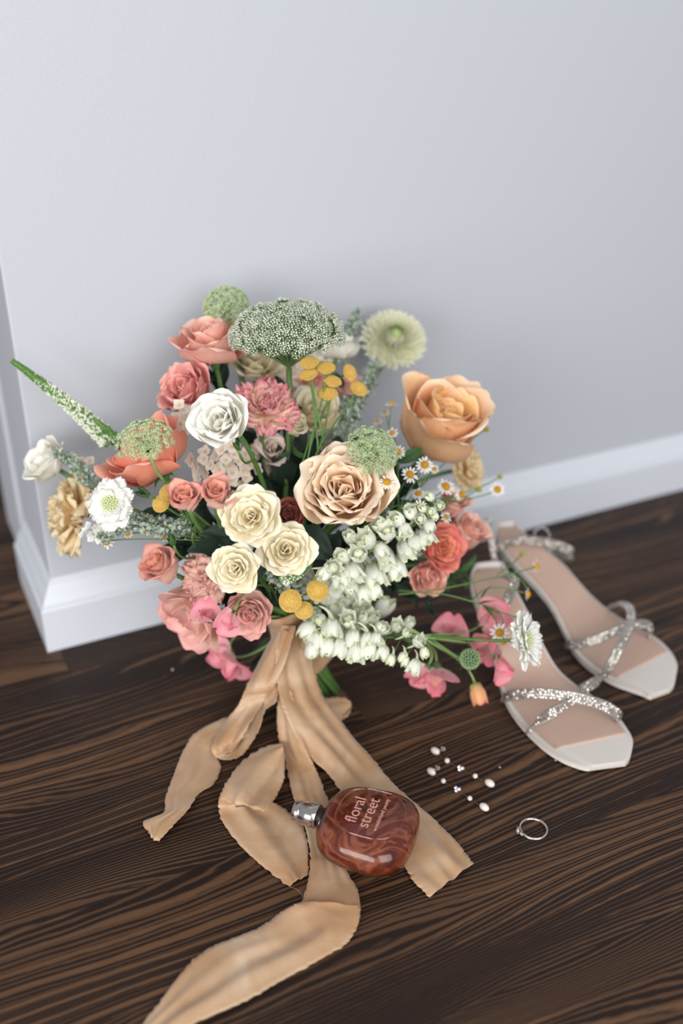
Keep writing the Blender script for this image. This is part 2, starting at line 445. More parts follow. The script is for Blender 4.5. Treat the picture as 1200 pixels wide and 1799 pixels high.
def head_rings(root, kind, R, mat, mat_out=None, mat_in=None, petals=None, nfac=1.0, name='petal', seed=0, jit=1.0):
    R = R * KS[kind]
    c = CFG[kind]; n = c['n']; nl = len(n); r_ = random.Random(seed * 7 + 3); ang = r_.random() * 6
    for i, cnt in enumerate(n):
        t = i / (nl - 1); te = t ** c.get('e', .85)
        g = lambda k: lerp(c[k][0], c[k][1], te)
        vs = []
        for q in range(3):
            ph = r_.uniform(0, 6)
            V, F, U = petal(R * g('L') * r_.uniform(.95, 1.05), R * g('W'), g('a0'), g('a1'), g('a2') + r_.uniform(-10, 10), R * g('rw'),
                            r0=R * lerp(.02, .10, t), crump=R * .06, z0=R * lerp(.08, 0, t), ruf=R * c.get('ruf', 0) * lerp(.5, 1.4, t), rk=c.get('rk', 4.2), ph=ph,
                            tooth=c.get('tooth', 0), notch=.05 if q else 0., curl=.03 * t,
                            nu=17 if c.get('tooth') else 13, nv=11)
            vs.append(mesh_data('petal', V, F, U))
        for k in range(cnt):
            ang += 2 * math.pi / cnt if k else 2.39996
            tilt = math.radians(r_.uniform(-7, 7) * jit)
            s = r_.uniform(.92, 1.06)
            M = Matrix.Rotation(ang + r_.uniform(-.12, .12), 4, 'Z') @ Matrix.Rotation(tilt, 4, 'Y') @ Matrix.Rotation(math.radians(r_.uniform(-6, 6)), 4, 'X') @ Matrix.Diagonal((s, s, s, 1))
            link(name, vs[k % 3], mat_out if (mat_out and t > .7) else (mat_in if (mat_in and t < .55) else mat), root, M)

def sepals(root, R, n=5, L=.55, mat=None, down=-20):
    V, F, U = petal(R * L, R * .28, down + 30, down, down - 20, R * .4, r0=R * .03, nu=5, nv=6, point=.8)
    me = mesh_data('sepal', V, F, U)
    for k in range(n):
        link('sepal', me, mat or PAL['sepal'], root, Matrix.Translation((0, 0, -R * .03)) @ Matrix.Rotation(2 * math.pi * k / n + .3, 4, 'Z'))
    V, F, U = ball(R * .12, 10, 7, 1.3)
    MB().add(V, F, U, Matrix.Translation((0, 0, -R * .10))).build('receptacle', mat or M_STEM, root)

BIND = WD(520, 1108, .155)       # where the ribbon ties the stems
FOOT = FL(563, 1222)
AXIS = (BIND - FOOT).normalized()
stem_i = [0]
def stem(root, loc, d, r=.0016, mat=None, n=14, to=None, foot=True, k=6, bend=.35):
    """world-space stem from the head down into the binding, and on to the cut ends"""
    stem_i[0] += 1; i = stem_i[0]
    q = i * 2.39996; rr = .0125 * math.sqrt(((i * 37) % 61) / 61.)
    o = Vector((math.cos(q) * rr, math.sin(q) * rr, 0))
    tgt = to if to is not None else BIND + o
    Lg = (Vector(loc) - tgt).length
    P = bez(loc, Vector(loc) - Vector(d).normalized() * Lg * bend, tgt + (AXIS * Lg * .35 if to is None else (Vector(loc) - tgt) * .3), tgt, n)
    if to is None and foot:
        ft = FOOT + Vector((math.cos(q + 1.5) * rr * 1.25, math.sin(q + 1.5) * rr * 1.25, 0)); ft.z = .002 + .004 * ((i * 13) % 5) / 5
        for t in (.33, .66, 1.): P.append(np.array(tgt.lerp(ft, t)))
    elif to is not None and (tgt - BIND).length > .03:      # carry on from the shared node into the binding
        e = BIND + o * .8; k0 = Vector(P[-2]); dr_ = (tgt - k0).normalized() * (tgt - e).length * .25
        P += bez(tgt, tgt + dr_, e.lerp(tgt, .3), e, 7)[1:]
    V, F, U = tube(P, r, k)
    inv = root.matrix_world.inverted()
    return MB().add(V, F, U, inv).build('stem', mat or M_STEM, root)

def place(x, y, dw, face, z=None, zoff=0.):
    p = FL(x, y, z) if z is not None else WD(x, y, dw)
    d = (RT * face[0] + UP * face[1] + TC * face[2]).normalized()
    return p, d

THINGS = []
def flower(name, x, y, dw, rpx, face, label, cat, group=None, z=None, base=.4, spin=None):
    p, d = place(x, y, dw, face, z)
    R = rpx * depth(p) / FPX
    loc = p - d * R * base
    root = empty(name, Matrix.Translation(loc) @ aim(d, spin if spin is not None else rng.uniform(0, 6)).to_matrix().to_4x4())
    tag(root, label, cat, group)
    bpy.context.view_layer.update() if False else None
    root['_'] = 0; del root['_']
    THINGS.append(root)
    return root, R, loc, d

def rose(name, kind, x, y, dw, rpx, face, pal, label, cat='rose', group='roses in the bouquet', z=None, out=None, seed=0, base=.4, sr=.0019, st=True, scale=1.0):
    root, R, loc, d = flower(name, x, y, dw, rpx, face, label, cat, group, z, base)
    head_rings(root, kind, R * scale, PAL[pal], PAL[out] if out else None, PAL.get(pal + '_in'), seed=seed)
    sepals(root, R, L=.5)
    if st: stem(root, loc - d * R * .15, d, sr)
    return root

def beads(pts, r, k=5, nv=4, sz=1.):
    b = MB(); V, F, U = ball(1., k, nv, sz)
    for p, d, s in pts:
        b.add(V, F, U, TRS(p, aim(d), r * s))
    return b

def fib_dome(n, R, hz, cap=1.0):
    """points over a dome of radius R and height factor hz; cap=1 hemisphere, 2 whole ball"""
    out = []
    for i in range(n):
        c = 1 - cap * (i + .5) / n; s = math.sqrt(max(0, 1 - c * c)); a = i * 2.39996
        d = Vector((s * math.cos(a), s * math.sin(a), c))
        out.append((Vector((d.x * R, d.y * R, d.z * R * hz)), d, 1.))
    return out

def button(x, y, dw, rpx, face, label, z=None, group='yellow button flowers', mat=None, to=None):
    root, R, loc, d = flower('button_flower', x, y, dw, rpx, face, label, 'flower', group, z, .3)
    b = beads(fib_dome(230, R * .96, .62, 1.05), R * .085, 4, 4, 1.5)
    V, F, U = ball(R * .93, 16, 9, .64); b.add(V, F, U)
    b.build('flower_head', mat or M_YEL, root)
    V, F, U = lathe([(R * .12, -R * .62), (R * .5, -R * .5), (R * .82, -R * .18), (R * .7, 0)], 14)
    MB().add(V, F, U).build('calyx', M_STEM, root)
    stem(root, loc - d * R * .5, d, .0008, M_STEM, to=to)
    return root

daisy_me = {}
def daisy(x, y, dw, rpx, face, label, z=None, droop=-5, n=13, to=None, group='chamomile daisies in the bouquet', cen=None, bud=False, sm=None, stm=True):
    root, R, loc, d = flower('chamomile_bud' if bud else 'chamomile_daisy', x, y, dw, rpx, face, label, 'flower bud' if bud else 'flower', group, z, .2)
    cr = R * (.42 if not bud else .8)
    b = beads(fib_dome(90, cr * .95, .8, 1.), cr * .12, 4, 4, 1.2)
    V, F, U = ball(cr * .93, 12, 8, .8); b.add(V, F, U)
    b.build('disc', cen or (M_YELG if bud else M_YELO), root)
    if not bud:
        V, F, U = petal(R * .68, R * .27, droop + 8, droop, droop - 18, R * .3, r0=R * .34, nu=5, nv=6, wb=.5, notch=.07)
        me = mesh_data('petal', V, F, U)
        for k in range(n):
            s = rng.uniform(.88, 1.05)
            link('petal', me, PAL['daisy'], root, Matrix.Rotation(2 * math.pi * (k + rng.uniform(-.2, .2)) / n, 4, 'Z') @ Matrix.Rotation(math.radians(rng.uniform(-9, 9)), 4, 'Y') @ Matrix.Diagonal((s, s, s, 1)))
    V, F, U = lathe([(R * .05, -cr * .5), (cr * .6, -cr * .35), (cr * .95, -.02 * cr), (cr * .9, cr * .05)], 10)
    MB().add(V, F, U).build('calyx', M_STEM, root)
    if stm: stem(root, loc - d * cr * .4, d, .0005, sm or M_STEM, to=to, foot=to is None and False)
    return root

def umbel(x, y, dw, rpx, face, label, flat=.35, nu=60, fl_n=18, fs=.02, mat=None, z=None, cap=1.0, stl=None, stem_r=.0022, to=None, spread=1., group='lacy umbel flowers', stem_mat=None, uf=.62):
    root, R, loc, d = flower('umbel_flower', x, y, dw, rpx, face, label, 'flower', group, z, .15)
    b = MB(); rays = MB(); r_ = random.Random(int(x))
    # small five-lobed floret
    fv = [(0, 0, .25)]; ff = []
    for k in range(5):
        a = 2 * math.pi * k / 5; c, s = math.cos(a), math.sin(a)
        i = len(fv); fv += [(c * .5 - s * .3, s * .5 + c * .3, .1), (c * 1.05, s * 1.05, .25), (c * .5 + s * .3, s * .5 - c * .3, .1)]
        ff.append((0, i, i + 1, i + 2))
    orig = Vector((0, 0, -R * .55))
    def disc_dome():
        for i in range(nu):
            q = math.sqrt((i + .5) / nu); a = i * 2.39996; zc = math.sqrt(max(.02, 1 - q * q))
            yield Vector((q * math.cos(a) * R * spread, q * math.sin(a) * R * spread, zc * R * spread * flat)), Vector((q * math.cos(a), q * math.sin(a), zc + .3)).normalized(), 1.
    for p, dd, _ in (fib_dome(nu, R * spread, flat, cap) if cap != 1.0 else disc_dome()):
        p = p + Vector((r_.uniform(-1, 1), r_.uniform(-1, 1), r_.uniform(-.8, .8))) * R * .06
        ur = R * spread * 1.5 / math.sqrt(nu) * math.sqrt(cap) * uf
        q = aim(dd)
        for (pp, d2, __) in fib_dome(fl_n, ur, .45, .9):
            w = p + q @ pp
            b.add(fv, ff, None, TRS(w, aim((q @ d2) + Vector((r_.uniform(-.4, .4), r_.uniform(-.4, .4), r_.uniform(-.4, .4)))), R * fs * r_.uniform(.8, 1.2)))
            if fl_n < 40:
                V, F, U = tube([p - (q @ Vector((0, 0, ur * .5))), w], R * .0035, 3, False); rays.add(V, F, U)
        P = bez(orig, orig.lerp(p, .3) + Vector((0, 0, .1 * R)), p - (q @ Vector((0, 0, R * .18))), p - (q @ Vector((0, 0, ur * .4))), 5)
        V, F, U = tube(P, R * .009, 4, False); rays.add(V, F, U)
    tag(b.build('florets', mat or M_UW, root, smooth=False), kind='stuff')
    tag(rays.build('rays', M_UGG, root), kind='stuff')
    stem(root, (Matrix.Translation(loc) @ aim(d).to_matrix().to_4x4()) @ orig, d, stem_r, stem_mat or M_STEM, to=to)
    return root

def scabious(x, y, dw, rpx, face, label, z=None, to=None, spin=0.):
    root, R, loc, d = flower('scabious_flower', x, y, dw, rpx, face, label, 'flower', 'white scabious flowers', z, .15)
    for ring, (n, L, W, a0, a1, zz) in enumerate([(9, .78, .70, 18, -2, 0), (9, .62, .55, 34, 12, .05), (8, .42, .36, 50, 30, .08)]):
        ms = []
        for q in range(3):
            V, F, U = petal(R * L, R * W, a0, a1, a1 - 12, R * .9, r0=R * .22, z0=R * zz, ruf=R * .05, rk=8, ph=q * 2., tooth=.22, nt_=5, nu=15, nv=8, wb=.35)
            ms.append(mesh_data('petal', V, F, U))
        for k in range(n):
            s = rng.uniform(.85, 1.08)
            link('petal', ms[k % 3], PAL['scab'], root, Matrix.Rotation(2 * math.pi * (k + ring * .4 + rng.uniform(-.15, .15)) / n, 4, 'Z') @ Matrix.Rotation(math.radians(rng.uniform(-10, 10)), 4, 'Y') @ Matrix.Diagonal((s, s, s, 1)))
    b = beads(fib_dome(75, R * .33, .75, 1.), R * .042, 6, 5, 1.2); tag(b.build('pincushion', M_PIN, root), kind='stuff')
    V, F, U = ball(R * .32, 14, 8, .75); MB().add(V, F, U).build('pincushion_base', M_PINB, root)
    sepals(root, R, 7, .5)
    stem(root, loc - d * R * .1, d, .0012, to=to)
    return root

# ------------------------------------------------------------------ THE BOUQUET : large heads
rose('garden_rose', 'garden', 604, 864, .200, 80, (-.02, .32, 1), 'garden', 'large pale peach garden rose with many folded petals, at the bouquet centre', seed=1, sr=.0026)
rose('garden_rose', 'half', 772, 750, .130, 84, (.32, .62, .70), 'peach', 'big half-open apricot rose standing against the wall at upper right', seed=2, sr=.0026, base=.55, scale=.86)
rose('lisianthus', 'lisi', 388, 738, .165, 62, (-.3, .18, 1), 'white', 'pure white ruffled lisianthus facing up beside the pink-edged carnation', 'flower', 'white and pink ruffled flowers', seed=3, scale=1.05)
rose('poppy_rose', 'cup', 262, 800, .125, 80, (-.45, .75, .45), 'coral', 'large bright coral cupped bloom under the small green umbel at left', seed=4, sr=.0026, base=.5, scale=.92)
rose('poppy_rose', 'cup', 372, 610, .060, 66, (-.15, .85, .45), 'coralpink', 'wide coral-pink cupped bloom below the round green umbel, at the top left', seed=5, base=.4, scale=.95)
rose('pink_rose', 'ranunc', 330, 686, .075, 52, (-.45, .35, .8), 'rosepink', 'deep pink rose low against the wall, left of the white lisianthus', seed=6)
rose('carnation', 'carn', 466, 708, .125, 56, (.15, .55, .8), 'carn_pink', 'peach carnation with pink-edged petals right of the white lisianthus', 'carnation', 'carnations in the bouquet', seed=7)
rose('carnation', 'carn', 122, 900, .040, 60, (-.85, .15, .5), 'carn_yellow', 'apricot carnation at the far left of the bouquet, facing the corner', 'carnation', 'carnations in the bouquet', seed=8, base=.3, scale=1.1)
rose('carnation', 'carn', 828, 822, .100, 38, (.7, .1, .6), 'carn_yellow', 'small apricot carnation below the half-open apricot rose', 'carnation', 'carnations in the bouquet', seed=9)
rose('carnation', 'carn', 360, 1010, .160, 46, (-.3, .15, .95), 'carn_blush', 'blush pink carnation left of the lowest cream spray rose', 'carnation', 'carnations in the bouquet', seed=10)
rose('spray_rose', 'sprayopen', 440, 906, .215, 54, (-.05, .2, 1), 'cream', 'largest and highest of the three open cream spray roses', 'rose', 'open cream spray roses', seed=11)
rose('spray_rose', 'sprayopen', 503, 966, .222, 49, (.1, .12, 1), 'cream', 'open cream spray rose at the right of the three', 'rose', 'open cream spray roses', seed=12)
rose('spray_rose', 'sprayopen', 413, 999, .222, 43, (-.1, .05, 1), 'cream', 'smallest and lowest of the three open cream spray roses', 'rose', 'open cream spray roses', seed=13)
rose('spray_rose', 'bud', 327, 880, .185, 37, (-.05, .55, .85), 'blush', 'small blush spray rose beside the yellow buttons, left one of a pair', 'rose', 'small pink spray roses', seed=14)
rose('spray_rose', 'bud', 380, 874, .195, 37, (.1, .6, .85), 'blush', 'small blush spray rose touching the highest cream rose, right one of a pair', 'rose', 'small pink spray roses', seed=15)
rose('spray_rose', 'bud', 291, 1000, .140, 42, (-.55, .45, .75), 'blush', 'dusky pink spray rose at the lower left edge of the bouquet', 'rose', 'small pink spray roses', seed=16)
rose('spray_rose', 'cup', 345, 1078, .150, 58, (-.5, -.45, .6), 'palepink', 'pale pink drooping rose over the wooden floor at the lower left', seed=17)
rose('garden_rose', 'ranunc', 436, 1076, .195, 46, (.05, -.2, .95), 'palepink', 'peach-pink cabbage rose just above the ribbon knot', seed=18, out='palepink')
rose('small_rose', 'ranunc', 507, 905, .165, 30, (.2, .1, 1), 'brick', 'dark brick-red rose half hidden between cream and peach roses', seed=19)
rose('garden_rose', 'ranunc', 772, 962, .175, 44, (.45, .1, .85), 'orange', 'glowing orange garden rose with coral rim beside the white delphinium', seed=20, out='orange_rim', scale=1.05)
rose('garden_rose', 'ranunc', 752, 1012, .175, 38, (.2, -.4, .9), 'coralpink', 'salmon rose below the glowing orange rose', seed=21)
rose('spray_rose', 'bud', 812, 942, .150, 42, (.55, .5, .6), 'coralpink', 'coral-pink spray rose at the right edge next to the sandals', 'rose', 'small pink spray roses', seed=22)
rose('spray_rose', 'bud', 792, 893, .140, 32, (.2, .7, .5), 'coralpink', 'coral-pink spray rose above the other, under the daisies', 'rose', 'small pink spray roses', seed=23)
rose('spray_rose', 'bud', 519, 752, .120, 25, (.25, .5, .8), 'cream', 'tiny closed cream spray rose right of the pink-edged carnation', 'rose', 'small cream roses at the back', seed=24)
rose('spray_rose', 'cup', 553, 728, .085, 40, (.1, .6, .8), 'cream', 'cream rose behind the yellow button stems', 'rose', 'small cream roses at the back', seed=25)
rose('spray_rose', 'bud', 550, 684, .060, 30, (0, .7, .6), 'blush', 'pink rose seen between the yellow button stems', 'rose', 'small pink spray roses', seed=26)
rose('spray_rose', 'cup', 450, 640, .050, 42, (.1, .6, .8), 'cream', 'cream rose in shade under the big white umbel', 'rose', 'small cream roses at the back', seed=27)
rose('spray_rose', 'bud', 478, 795, .110, 33, (.1, .3, .9), 'stock', 'blush-white rose in shade beneath the pink-edged carnation', 'rose', 'small cream roses at the back', seed=28)
rose('spray_rose', 'bud', 612, 690, .060, 30, (.2, .6, .7), 'palepink', 'pale pink rose behind the right-hand yellow buttons', 'rose', 'small pink spray roses', seed=29)
rose('spray_rose', 'cup', 88, 815, .030, 40, (-.6, .5, .6), 'white', 'blurred white bloom at the left end of the bouquet', 'flower', 'white and pink ruffled flowers', seed=30)
rose('spray_rose', 'cup', 590, 612, .050, 42, (.1, .9, .2), 'white', 'white bloom seen from the side beneath the big umbel', 'flower', 'white and pink ruffled flowers', seed=31)

# ------------------------------------------------------------------ umbels
umbel(505, 580, .105, 98, (-.02, .93, .38), 'wide white lace umbel rising at the top of the bouquet', flat=.62, nu=260, fl_n=20, fs=.020, cap=1.1, uf=.95)
umbel(396, 536, .040, 37, (-.15, .75, .65), 'round green umbel at the very top of the bouquet', flat=.85, nu=90, fl_n=20, fs=.055, uf=1.0, mat=M_UG, cap=1.6)
umbel(254, 772, .165, 50, (-.05, .62, .8), 'small flat green umbel in front of the bright coral bloom', flat=.42, nu=70, fl_n=24, fs=.036, uf=.72, mat=M_UG, stem_r=.0012, stem_mat=M_STEML, spread=.98)
umbel(655, 792, .215, 46, (.25, .35, .9), 'green and white lace umbel touching the central peach rose', flat=.5, nu=130, fl_n=22, fs=.030, uf=.95, mat=M_UG, cap=1.0)

# ------------------------------------------------------------------ chrysanthemum
def chrysanthemum():
    root, R, loc, d = flower('chrysanthemum', 695, 586, .045, 68, (.12, .35, .93), 'pale green-white pompon chrysanthemum near the wall at the top right', 'flower', None, None, .3)
    r_ = random.Random(3)
    for (n0, n1, mat, nm) in ((0, 60, PAL['mumgreen'], 'inner_petals'), (60, 430, PAL['mum'], 'outer_petals')):
        b = MB()
        for i in range(n0, n1):
            t = (i / 430) ** .62
            el = lerp(86, -38, t); L = lerp(.16, .46, t) * R; r0 = lerp(.02, .5, t) * R
            V, F, U = petal(L, R * .15, el, el + lerp(40, 40, t), el + lerp(90, 80, t), R * .07, r0=r0, z0=R * lerp(.32, .02, t), nu=4, nv=5, wb=.6)
            b.add(V, F, U, Matrix.Rotation(i * 2.39996 + r_.uniform(-.1, .1), 4, 'Z'))
        tag(b.build(nm, mat, root), kind='stuff')
    stem(root, loc, d, .0016)
chrysanthemum()

# ------------------------------------------------------------------ yellow buttons
T1 = WD(552, 775, .155)
for (x, y, r, f, lb) in [
    (543, 634, 17, (-.1, .85, .5), 'yellow button flower, uppermost on the left of the upright cluster'),
    (541, 655, 16, (-.2, .8, .5), 'yellow button flower just below the uppermost left one'),
    (572, 643, 17, (0, .8, .55), 'yellow button flower in the top row, middle of the cluster'),
    (585, 667, 16, (.2, .85, .4), 'tilted yellow button flower below the middle of the top row'),
    (617, 654, 15, (.75, .25, .6), 'yellow button flower turned to the right with a dark dimple'),
    (575, 688, 18, (0, .75, .65), 'lowest yellow button flower in the upright cluster'),
    (632, 681, 16, (.45, .6, .6), 'yellow button flower furthest right, on a slanting stem')]:
    b_ = button(x, y, .135, r, f, lb, to=T1 + Vector((rng.uniform(-.006, .006), rng.uniform(-.004, .004), 0)))
for (x, y, r, f, lb) in [
    (509, 1056, 20, (-.2, .1, 1), 'fuzzy golden button at the left of three above the ribbon'),
    (559, 1037, 19, (.25, .2, 1), 'fuzzy golden button at the top right of three above the ribbon'),
    (534, 1074, 16, (.1, -.2, 1), 'smallest fuzzy golden button, nearest the ribbon knot')]:
    button(x, y, .222, r, f, lb)
for (x, y, r, f, lb) in [
    (295, 863, 17, (-.2, .6, .8), 'yellow button flower tucked above the left blush spray rose'),
    (281, 884, 16, (-.3, .3, .9), 'yellow button flower beside the left blush spray rose, lower one'),
    (312, 848, 13, (0, .7, .6), 'yellow button flower half under the bright coral bloom')]:
    button(x, y, .170, r, f, lb)

# ------------------------------------------------------------------ chamomile
T2 = WD(690, 905, .17)
for (x, y, dw, r, f, lb) in [
    (680, 846, .225, 17, (.05, .5, .9), 'chamomile daisy overlapping the rim of the central peach rose'),
    (721, 833, .190, 17, (.2, .35, .9), 'chamomile daisy right of the green and white umbel'),
    (747, 816, .185, 17, (.1, .3, .9), 'chamomile daisy right beneath the half-open apricot rose'),
    (699, 794, .165, 15, (-.2, .3, .9), 'shaded chamomile daisy between umbel and apricot rose'),
    (784, 854, .180, 18, (.15, .5, .9), 'chamomile daisy in the middle of the right-hand spray'),
    (813, 869, .180, 15, (.75, .1, .6), 'chamomile daisy turned sideways with swept-back petals'),
    (739, 892, .220, 16, (.1, .1, .9), 'chamomile daisy with petals pointing up among delphinium buds'),
    (764, 824, .165, 10, (.3, .2, .9), 'small chamomile daisy with few petals, under the apricot rose'),
    (689, 760, .150, 12, (-.3, .5, .8), 'blurred chamomile daisy left of the apricot rose, lower'),
    (688, 708, .120, 13, (.1, .9, .3), 'chamomile daisy seen from the side, left of the apricot rose'),
    (676, 724, .100, 10, (-.3, .7, .5), 'tiny blurred chamomile daisy high behind the umbel'),
    (663, 740, .100, 10, (-.3, .7, .5), 'tiny blurred chamomile daisy above the green and white umbel'),
    (735, 866, .180, 14, (-.1, .6, .7), 'shaded chamomile daisy above the delphinium buds'),
    (785, 908, .190, 12, (.4, .4, .8), 'chamomile daisy in front of the upper coral-pink spray rose'),
    (527, 856, .150, 14, (-.4, .2, .9), 'shaded chamomile daisy left of the central peach rose'),
    (875, 860, .160, 15, (.2, .2, 1), 'outermost chamomile daisy against the wall at right')]:
    daisy(x, y, dw, r, f, lb, droop=-35 if 'swept' in lb else -5, to=T2 + Vector((rng.uniform(-.008, .008), rng.uniform(-.006, .006), rng.uniform(-.006, .006))))
for (x, y, dw, r, lb) in [
    (855, 754, .13, 7, 'green chamomile bud right of the half-open apricot rose'),
    (879, 838, .15, 6, 'green chamomile bud at the tip of the upper right stem'),
    (842, 860, .16, 7, 'larger green-yellow chamomile bud on the right spray')]:
    daisy(x, y, dw, r, (.6, .4, .7), lb, bud=True, group='chamomile buds', to=T2)
T3 = WD(400, 950, .17)
for (x, y, r, lb) in [(224, 939, 10, 'small faded daisy head hanging under the white scabious, with green centre'),
                      (258, 934, 8, 'small round green daisy head on the lower left spray'),
                      (186, 953, 15, 'white daisy hanging lowest at the left, below the scabious'),
                      (286, 942, 13, 'white daisy with drooping petals on the lower left spray')]:
    daisy(x, y, .13, r, (-.1, -.1, 1), lb, bud='green daisy head' in lb, to=T3, n=9, droop=-30, group='small daisies at lower left')
# right lower chamomile stalks
ZR = .085
T4 = FL(700, 1040, .10)
def branch(pts, r=.0006): return catmull([FL(x, y, z) for x, y, z in pts], 6)
for (x, y, z, r, f, lb) in [
    (878, 1112, .085, 18, (-.1, .2, 1), 'chamomile daisy facing up in front of the nearer sandal'),
    (884, 1131, .078, 15, (.1, -.8, .4), 'chamomile daisy seen edge-on just under the one facing up'),
    (916, 1088, .090, 16, (-.7, .1, .6), 'chamomile daisy behind the right-hand white scabious'),
    (945, 995, .100, 15, (.8, .1, .4), 'chamomile daisy seen from the side over the far sandal insole'),
    (930, 1045, .095, 14, (.8, -.1, .3), 'chamomile daisy hanging sideways between the two sandals')]:
    daisy(x, y, 0, r, f, lb, z=z, to=T4, n=11, sm=M_STEM, group='chamomile daisies over the sandals', stm=False)
daisy(918, 973, 0, 7, (.1, .8, .5), 'round green chamomile bud over the far sandal', z=.100, bud=True, to=T4, group='chamomile buds', stm=False)
br = empty('chamomile_branch', loc=T4); tag(br, 'thin branching chamomile stems with ferny leaves reaching over the sandals', 'stem')
inv = Matrix.Translation(-T4)
for pts in ([(700, 1045, .10), (760, 1038, .10), (840, 1022, .10), (900, 1008, .10), (942, 996, .10)],
            [(874, 1010, .10), (895, 996, .10), (917, 974, .10)],
            [(900, 1008, .10), (918, 1022, .098), (928, 1040, .095)],
            [(700, 1038, .10), (780, 1045, .097), (828, 1057, .094), (856, 1066, .092), (880, 1076, .092), (912, 1087, .09)],
            [(828, 1057, .094), (850, 1037, .095), (880, 1033, .095), (926, 1043, .095)],
            [(856, 1068, .092), (868, 1082, .09), (875, 1102, .087)],
            [(864, 1068, .092), (880, 1082, .09), (884, 1100, .085), (884, 1122, .08)]):
    V, F, U = tube(branch(pts), .0006, 5); MB().add(V, F, U, inv).build('stem', M_STEM, br)
V, F, U = petal(.016, .004, 10, 0, -5, .01, nu=4, nv=6, point=.8); lfme = mesh_data('leaf', V, F, U)
for (x, y, z, dx, dy) in [(845, 1050, .095, .7, .8), (840, 1052, .095, -.2, .9), (848, 1064, .093, .8, -.5), (842, 1060, .094, .9, .1), (852, 1066, .092, .5, -.8)]:
    p = FL(x, y, z); dv = (RT * dx + UP * dy + TC * .3).normalized()
    q = Vector((1, 0, 0)).rotation_difference(dv)
    link('leaf', lfme, PAL['leafmid'], br, Matrix.Translation(p - T4) @ q.to_matrix().to_4x4())

# ------------------------------------------------------------------ scabious
scabious(193, 884, .155, 52, (-.1, .05, 1), 'white scabious facing the camera at the left of the bouquet')
T5 = FL(748, 1118, .075)
scabious(928, 1124, 0, 56, (.78, .12, .5), 'white scabious in side view leaning over the nearer sandal', z=.10, to=T5)
def pod(x, y, z, rpx, label):
    root, R, loc, d = flower('scabious_pod', x, y, 0, rpx, (.1, .2, 1), label, 'seed head', None, z, .3)
    beads(fib_dome(110, R, 1.0, 1.6), R * .115, 6, 5, 1.2).build('seed_ball', M_POD, root)
    V, F, U = ball(R * .96, 14, 9); MB().add(V, F, U).build('seed_core', M_STEMD, root)
    V, F, U = petal(R * 1.0, R * .22, 0, -5, -10, R * .3, r0=R * .8, nu=4, nv=5, point=.9, wb=.6); me = mesh_data('bract', V, F, U)
    for k in range(10): link('bract', me, PAL['leaf'], root, Matrix.Translation((0, 0, -R * .2)) @ Matrix.Rotation(k * .628 + rng.uniform(-.1, .1), 4, 'Z'))
    stem(root, loc - d * R * .5, (.9, .1, .4), .0012, M_STEM, to=T5, bend=.2)
pod(827, 1158, .065, 17, 'round green scabious seed head with dark spiky bracts among the sweet peas')

